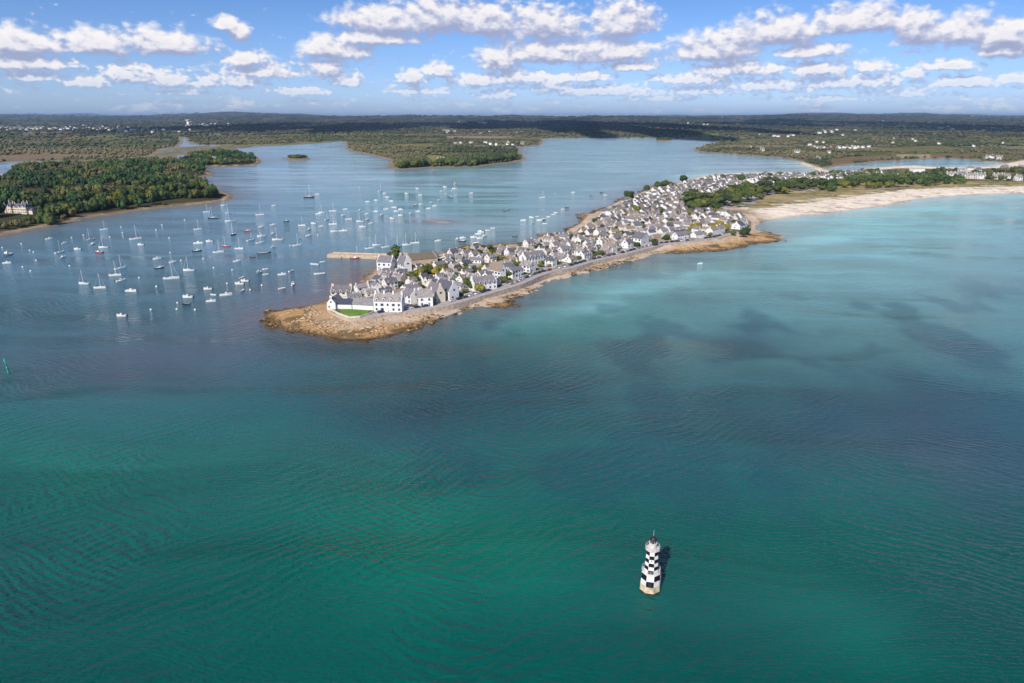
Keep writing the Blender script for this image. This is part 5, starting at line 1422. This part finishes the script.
for i, (px, py) in enumerate(srt):
    o = by if i == 0 else place_copy(by)
    x, y = P(px, py); o.location = (x, y, rb.uniform(-0.1, 0.1)); o.rotation_euler = (rb.uniform(-.2,.2), rb.uniform(-.2,.2), rb.uniform(0, 6)); 
    if px > 400: o.scale = (0.45,)*3; tag(o, "lone tiny white buoy far out in the green open water", "buoy", "white mooring buoys"); continue
    z_ = zone(px, py); zc_[z_] = zc_.get(z_, 0)+1
    tag(o, "round white mooring buoy %s, %s buoy from the left" % (z_, ordn(zc_[z_])), "buoy", "white mooring buoys")

# ------------------------------------------------------------------ cars on the promenade
def car_proto(mat):
    c = empty("parked_car", (0,0,0))
    b_ = MB(); prof = [(-2.05,0.35),(-2.1,0.8),(-1.95,0.95),(1.0,0.92),(1.95,0.78),(2.1,0.55),(2.05,0.32)]
    n = len(prof); vs = [(x,-0.86,z) for x, z in prof]+[(x,0.86,z) for x, z in prof]
    b_.add(vs, [tuple(range(n)), tuple(range(2*n-1, n-1, -1))]+[((i+1) % n, i, n+i, n+(i+1) % n) for i in range(n)]); b_.build("body", mat, c)
    g_ = MB(); cab(g_, -1.75, 0.95, 0.80, 0.80, 0.93, 1.42, 0, 0.65); cb = g_.build("window", M_glass, c)
    r_ = MB(); cab(r_, -1.5, 0.42, 0.67, 0.64, 1.415, 1.47, 0, 0.1); r_.build("roof", mat, c)
    for sx in (-1.3, 1.3):
        for sy in (-0.80, 0.80):
            w = MB(); w.tube((sx, sy-0.1, 0.32), (sx, sy+0.1, 0.32), 0.32, 10); w.build("wheel", M_rub, c)
    return c
CC = [("white", (0.78,0.78,0.77)), ("dark blue", (0.02,0.03,0.07)), ("black", (0.015,0.015,0.017)), ("silver grey", (0.45,0.46,0.47)), ("red", (0.35,0.03,0.03)), ("dark grey", (0.08,0.08,0.09))]
CP_ = [car_proto(simple("car_paint_"+n.replace(" ", "_"), c, 0.25, 0.05, 1.0, spec=0.6)) for n, c in CC]
cu_ = set(); cc_ = {}
spots_ = []
for c0, c1, st in [(44, 78, 5.4), (92, 126, 5.6), (150, 200, 5.5), (212, 345, 6.2), (352, 392, 5.8), (405, 440, 6)]:
    s_ = c0
    while s_ < c1: spots_.append(s_+rb.uniform(-.3,.3)); s_ += st
for s_ in spots_:
    k = rb.choice([0,0,1,2,3,5,1,2,4 if rb.random() < 0.3 else 3]); src = CP_[k]
    if k in cu_: o = place_copy(src)
    else: o = src; cu_.add(k)
    p, d, n = prom_at(s_); q = p+n*5.9
    o.location = (q[0], q[1], PLAT+0.015); o.rotation_euler = (0, 0, math.atan2(d[1], d[0])+(math.pi if rb.random() < .5 else 0))
    cc_[k] = cc_.get(k, 0)+1
    tag(o, "%s car parked along the promenade, %s %s one from the island tip" % (CC[k][0], ordn(cc_[k]), CC[k][0]), "car", "cars parked along the promenade")
for k in range(6):
    if k not in cu_:
        for ch in KIDS[CP_[k].name]: bpy.data.objects.remove(ch)
        bpy.data.objects.remove(CP_[k])
# ------------------------------------------------------------------ chateau on the left headland
M_ctiles = simple("chateau_slate", (0.13,0.12,0.16), 0.5, 0.2, 0.8)
ch = empty("chateau", (CHX, CHY, 0)); gz = float(ground_z(CHX, CHY)[0]); ch.location.z = gz; ch.rotation_euler = (0,0,rad(-8)); ch.scale = (0.76,)*3
tag(ch, "cream chateau with steep blue grey roofs and tall chimneys on the wooded left headland", "chateau")
def steep(mb, x0, x1, y0, y1, e, r):
    ix = min(2.4, (x1-x0)*0.35); iy = (y1-y0)*0.42
    vs = [(x0-.2,y0-.2,e),(x1+.2,y0-.2,e),(x1+.2,y1+.2,e),(x0-.2,y1+.2,e),(x0+ix,y0+iy,r),(x1-ix,y0+iy,r),(x1-ix,y1-iy,r),(x0+ix,y1-iy,r)]
    mb.add(vs, [(0,1,5,4),(1,2,6,5),(2,3,7,6),(3,0,4,7),(4,5,6,7),(3,2,1,0)], 0)
for (x0,x1,y0,y1,e,r) in [(-17,-8,-7,6,9.5,15.5),(-8,7,-5,5,8.5,14),(7,16,-7,6,9.5,16)]:
    mb = MB(); mb.box(x0+.01,x1-.01,y0,y1,-1,e); mb.build("wall", M_cream, ch)
    mb = MB(); steep(mb, x0, x1, y0, y1, e+.01, r); rf = mb.build("roof", M_ctiles, ch)
    for cx in (x0+1.5, x1-1.5): chimney_part(rf, cx, e+2, r+2.2, 1.1, M_cream)
    n = int((x1-x0)/2.6)
    for i in range(n):
        for z in (2.2, 5.8): inst("window", WIN, ch, (x0+(x1-x0)*(i+.5)/n, y0, z), 0, 1.15)
    for i in range(max(1, n//2)):
        xx = x0+(x1-x0)*(i+.5)/max(1, n//2); mb = MB(); mb.box(xx-.8,xx+.8,y0-.1,y0+1.6,e,e+2.2); mb.add([(xx-1,y0-.2,e+2.2),(xx+1,y0-.2,e+2.2),(xx,y0-.2,e+3.8),(xx-1,y0+2,e+2.2),(xx+1,y0+2,e+2.2),(xx,y0+2,e+3.8)],[(0,1,2),(0,2,5,3),(1,4,5,2)],1); mb.build("dormer", [M_cream, M_ctiles], ch)
mb = MB(); mb.lathe([(2.2,-1),(2.2,11)], 12, 0, (-17.5,-6.5)); mb.build("turret", M_cream, ch)
mb = MB(); mb.lathe([(2.6,11.0),(0.05,17.5)], 12, 0, (-17.5,-6.5)); mb.build("turret_roof", M_ctiles, ch)
mb = MB(); mb.box(16.01,23,-4,4,-1,4.5); mb.build("side_wing", M_cream, ch)
mb = MB(); steep(mb, 16.1,23,-4,4,4.51,7.5); mb.build("roof", M_ctiles, ch)
px_, py_ = P(28, 222.5, 4); plant('dark', px_, py_, float(ground_z(px_, py_)[0])-0.3, 5.5, "round dark tree standing on the lawn in front of the chateau", hs=1.3)
for k, (a, b_) in enumerate([(42,221),(50,221.5)]):
    px_, py_ = P(a, b_, 4); plant('tall', px_, py_, float(ground_z(px_, py_)[0])-0.3, 8, "tall dark conifer just right of the chateau, %s of two" % ("left" if k == 0 else "right"), hs=1.9)

# ------------------------------------------------------------------ water tower
wx, wy = P(188.5, 126.2, 8); gz = float(ground_z(wx, wy)[0])
wt = empty("water_tower", (wx, wy, gz)); tag(wt, "white flared water tower on the horizon above the left woods", "water tower")
k = math.hypot(wx, wy)/683.0      # metres per pixel there
top = CAM_H-(119.0-116.0)*k-gz
mb = MB(); mb.lathe([(k*1.5,-5),(k*1.15,top*0.35),(k*1.1,top*0.72)], 16); mb.build("shaft", M_white1, wt, True)
mb = MB(); mb.lathe([(k*1.1,top*0.72),(k*2.3,top*0.93),(k*2.3,top),(0.1,top+1)], 16); mb.build("tank", M_white1, wt, True)

# ------------------------------------------------------------------ low garden walls facing the promenade
rw_ = random.Random(4); s1 = 60.0; nw = 0
while s1 < PLEN-12:
    L = rw_.uniform(6, 15); p, d, n = prom_at(s1+L/2); q = p+n*rw_.uniform(8.6, 9.6)
    if not clashes(q[0], q[1], L/2, 0.3, math.atan2(d[1], d[0]), 0.1):
        nw += 1; mb = MB(); mb.box(-L/2, L/2, -0.2, 0.2, -0.3, 1.15); mb.box(-L/2-0.05, L/2+0.05, -0.26, 0.26, 1.151, 1.25)
        o = mb.build("garden_wall", M_white if rw_.random() < 0.7 else M_stone); o.location = (q[0], q[1], PLAT); o.rotation_euler = (0, 0, math.atan2(d[1], d[0]))
        tag(o, "low garden wall along the promenade, %s such wall from the island tip" % ordn(nw), "wall", "low garden walls along the promenade")
    s1 += L+rw_.uniform(1.5, 9)

# ------------------------------------------------------------------ single far houses
FH = [ # px, py, width px, label
 (215,162.2,4.5,"small cream cottage among trees on the far left spit"),(441,163,7,"cream house in a clearing on the middle headland"),(508,159.5,5,"grey house at the right end of the middle headland"),
 (917,171.8,13,"long white pavilion with flat roof between beach wood and lagoon"),(960,172.8,5,"white house left of the tallest white villa by the lagoon"),(969,172.5,7,"tallest bright white villa on the lagoon shore"),
 (977,173.2,6,"white house right of the tallest villa by the lagoon"),(950,177.6,8,"white bungalow at the left end of the beach row"),(960,178.2,7,"white house second in the beach row"),(970,178.5,8,"white house third in the beach row"),
 (980,178.6,8,"white house fourth in the beach row"),(997,179,8,"cream house fifth in the beach row"),(1006,179.5,6,"white house sixth in the beach row"),(1018,180.5,6,"white house last in the beach row at the picture edge"),
 (988,158.2,4,"first small white house beyond the lagoon"),(993,157.8,3.5,"second small white house beyond the lagoon"),(999,158.6,5,"third and largest white house beyond the lagoon"),(1004,170.5,6,"white house above the beach row near the right edge"),
 (1021,170,5,"white house above the beach row at the very right edge"),(797,153.8,5,"white farmhouse on the mainland shore right of the bay"),(762,151.5,4,"small pale house in woods on the right mainland point"),(829,153.8,3,"lone white house behind the causeway"),
 (818,159.5,4,"low white hut beside the causeway"),(3,183,7,"low pale building by the hidden creek at the left edge")]
used2 = False; vill = None
for (px, py, wpx, lb) in FH:
    zz = PLAT if py > 165 and px > 900 else 4.0
    x, y = P(px, py, zz); gz = float(ground_z(x, y)[0]); mpp = (y*CP+CAM_H*SP)/FPX
    w = wpx*mpp; w0 = SPEC[3][0]
    if lb.startswith("long white"): o = make_house(w, 12, 6.5, 7.4, (), (), False, M_white1, False, rmat=M_concrete)
    elif lb.startswith("tallest"): o = make_house(w, 10, 9.0, 13.0, (), (-1,1), False, M_white1, True)
    else:
        o = place_copy(PROTO[3] if w < 13 else PROTO[4]); o.scale = (min(max(w/(8.5 if w < 13 else 11.5), 0.8), 1.5),)*3
    o.location = (x, y, max(gz, 1)-0.1); o.rotation_euler = (0, 0, rg.uniform(-.4, .4)); tag(o, lb, "house")
# countless small houses of the far towns
r = np.random.default_rng(77); items = []
def town(n, cx, cy, sx, sy, big=1.0):
    for i in range(n):
        px = r.normal(cx, sx); py = r.normal(cy, sy)
        if py < 119.5: continue
        x, y = P(px, py, 8); h, D_, _ = land_fields(np.array([x]), np.array([y]))
        if max(D_['back'][0], D_['right'][0]) < 30: continue
        items.append((x, y, h[0]+2.0, r.uniform(9, 19)*big, r.uniform(8, 11)*big, r.uniform(5, 7.5)*big, r.uniform(8, 11)*big, r.uniform(-.6, .6)))
town(90, 55, 129, 45, 1.0, 1.3); town(30, 10, 129.3, 14, 0.8, 1.6); town(26, 205, 125.5, 14, 0.8, 1.5); town(20, 140, 131, 22, 1, 1.2); town(12, 450, 132.4, 5, .4, 1.3); town(10, 478, 124, 9, .5, 2.4)
town(14, 500, 132.5, 22, .8, 1.0); town(14, 505, 144, 24, .8, 1.0); town(10, 700, 124, 40, 1.5, 1.6); town(20, 840, 147.6, 16, .5, 0.75); town(9, 832, 132, 14, 1.2, 1.3); town(8, 950, 128.5, 22, 1, 1.5); town(8, 780, 136, 14, 1, 1.0)
town(18, 900, 140, 70, 6, 0.8); town(16, 600, 124.5, 200, 2, 1.2); town(12, 990, 159, 9, 1, 0.9); town(16, 1000, 168, 18, 2, 0.9)
house_mass("far_town_houses", items, "scattered tiny white houses of the far towns inland", "houses")

# ------------------------------------------------------------------ stones of the foreshore
def stones(n, seed):
    r = np.random.default_rng(seed); s = r.uniform(0, 1, n)**1.1*(PLEN+60)-55
    V0, F0_ = ICO1; pts = []
    for t in s:
        p, d, nn = prom_at(float(np.clip(t, 0, PLEN-1))); o_ = -r.uniform(1.5, 42)
        q = p+nn*o_+(d*(t-np.clip(t, 0, PLEN-1)) if t < 0 else 0); pts.append(q)
    pts = np.array(pts); h, D_, R_ = land_fields(pts[:, 0], pts[:, 1])
    k = (h > -0.35) & (D_['isle'] > -2) & (D_['built'] < -1.2) & (fbm(pts[:, 0]/9, pts[:, 1]/9, 88, 3) > 0.44); pts = pts[k]; h = h[k]
    n = len(pts); sz = r.uniform(0.2, 1.0, n)**2.2*1.15+0.18
    sq = np.stack([r.uniform(0.8, 1.6, n), r.uniform(0.6, 1.1, n), r.uniform(0.16, 0.38, n)], 1)*sz[:, None]
    an = r.uniform(0, 6.28, n); J = 1+0.5*(r.random((n, len(V0)))-0.5)
    V = V0[None]*J[..., None]*sq[:, None, :]; c, s_ = np.cos(an)[:, None], np.sin(an)[:, None]
    X_ = V[..., 0]*c-V[..., 1]*s_+pts[:, 0:1]; Y_ = V[..., 0]*s_+V[..., 1]*c+pts[:, 1:2]; Z_ = V[..., 2]+h[:, None]+0.05
    Fs = (F0_[None]+(np.arange(n)*len(V0))[:, None, None]).reshape(-1, 3)
    wetness = np.repeat(np.clip((h-0.1)/0.9, 0, 1)*0.75+r.random(n)*0.25, len(V0))
    o = mesh_np("foreshore_stones", np.stack([X_, Y_, Z_], -1).reshape(-1, 3), Fs, foliage_mat("shore_stone", [(0.045,0.035,0.02),(0.18,0.115,0.05),(0.40,0.245,0.115),(0.58,0.41,0.25)], attr=True), attrs={'tint': wetness})
    tag(o, "loose ochre and weed covered stones strewn over the rocky foreshore", "stones", kind='stuff'); print("stones", n)
stones(15000, 5)

# ------------------------------------------------------------------ cumulus over the bay (above the picture) that shade the far country
M_cloud, T, b = new_mat("cumulus_vapour")
tl = N(T, 'ShaderNodeBsdfTranslucent'); tl.inputs[0].default_value = (0.96,0.96,0.98,1); ms = N(T, 'ShaderNodeMixShader'); ms.inputs[0].default_value = 0.6
T.links.new(b.outputs[0], ms.inputs[1]); T.links.new(tl.outputs[0], ms.inputs[2]); T.links.new(ms.outputs[0], T.nodes['Material Output'].inputs['Surface'])
b.inputs['Base Color'].default_value = (0.9,0.9,0.92,1); b.inputs['Roughness'].default_value = 1.0; b.inputs['Specular IOR Level'].default_value = 0
r = np.random.default_rng(9)
for (px, yt, yb, hwpx) in [(232,124.5,131,16),(275,124,133,40),(345,124,132,38),(420,123.5,131,36),(500,123,130,40),(560,125,137,22),(615,126,138,34),(680,125,135,36),(600,122.5,127,60),(880,126,134,28),(945,126,135,32),(1010,125.5,136,36),(740,123,128,50),(830,122.5,126,50)]:
    g0 = P(px, yb)[1]; g1 = P(px, yt)[1]; wy_ = (g1-g0)*0.62; gy = (g0+g1)/2; gx = (px-512)/FPX*gy; wx_ = hwpx/FPX*gy*1.1
    CZ = 2300; t = CZ/math.tan(SUN_EL)
    cx = gx+math.sin(SUN_AZ)*t; cy = gy+math.cos(SUN_AZ)*t; V0, F0_ = ICO2; Vs = []; Fs = []; b0 = 0
    for i in range(9):
        a = r.uniform(0, 6.28); q = math.sqrt(r.uniform(0, 1))*0.65; rr = r.uniform(0.35, 0.6)
        V = V0*(1+0.16*(r.random(len(V0))-0.5))[:, None]*np.array([wx_*rr, wy_*rr, 130+90*r.random()])
        V[:, 2] = np.where(V[:, 2] < 0, V[:, 2]*0.25, V[:, 2]); V = V+np.array([cx+q*math.cos(a)*wx_, cy+q*math.sin(a)*wy_, CZ]); Vs.append(V); Fs.append(F0_+b0); b0 += len(V0)
    o = mesh_np("sky_cloud", np.concatenate(Vs), np.concatenate(Fs), M_cloud, smooth=True); tag(o, kind='structure')
HAZE_D = 2.6e-5
# ------------------------------------------------------------------ haze
hz = MB(); hz.box(-60000, 60000, -3000, 58000, -4, 260)
m = bpy.data.materials.new("haze"); m.use_nodes = True; T = m.node_tree
for n in list(T.nodes): T.nodes.remove(n)
pv = N(T, 'ShaderNodeVolumePrincipled'); pv.inputs['Density'].default_value = HAZE_D; pv.inputs['Color'].default_value = (0.46, 0.70, 1.0, 1)
pv.inputs['Anisotropy'].default_value = 0.0
om = N(T, 'ShaderNodeOutputMaterial'); T.links.new(pv.outputs[0], om.inputs['Volume'])
o = hz.build("haze", m); tag(o, kind='stuff')
for o_, c_ in RENAME: o_.name = c_
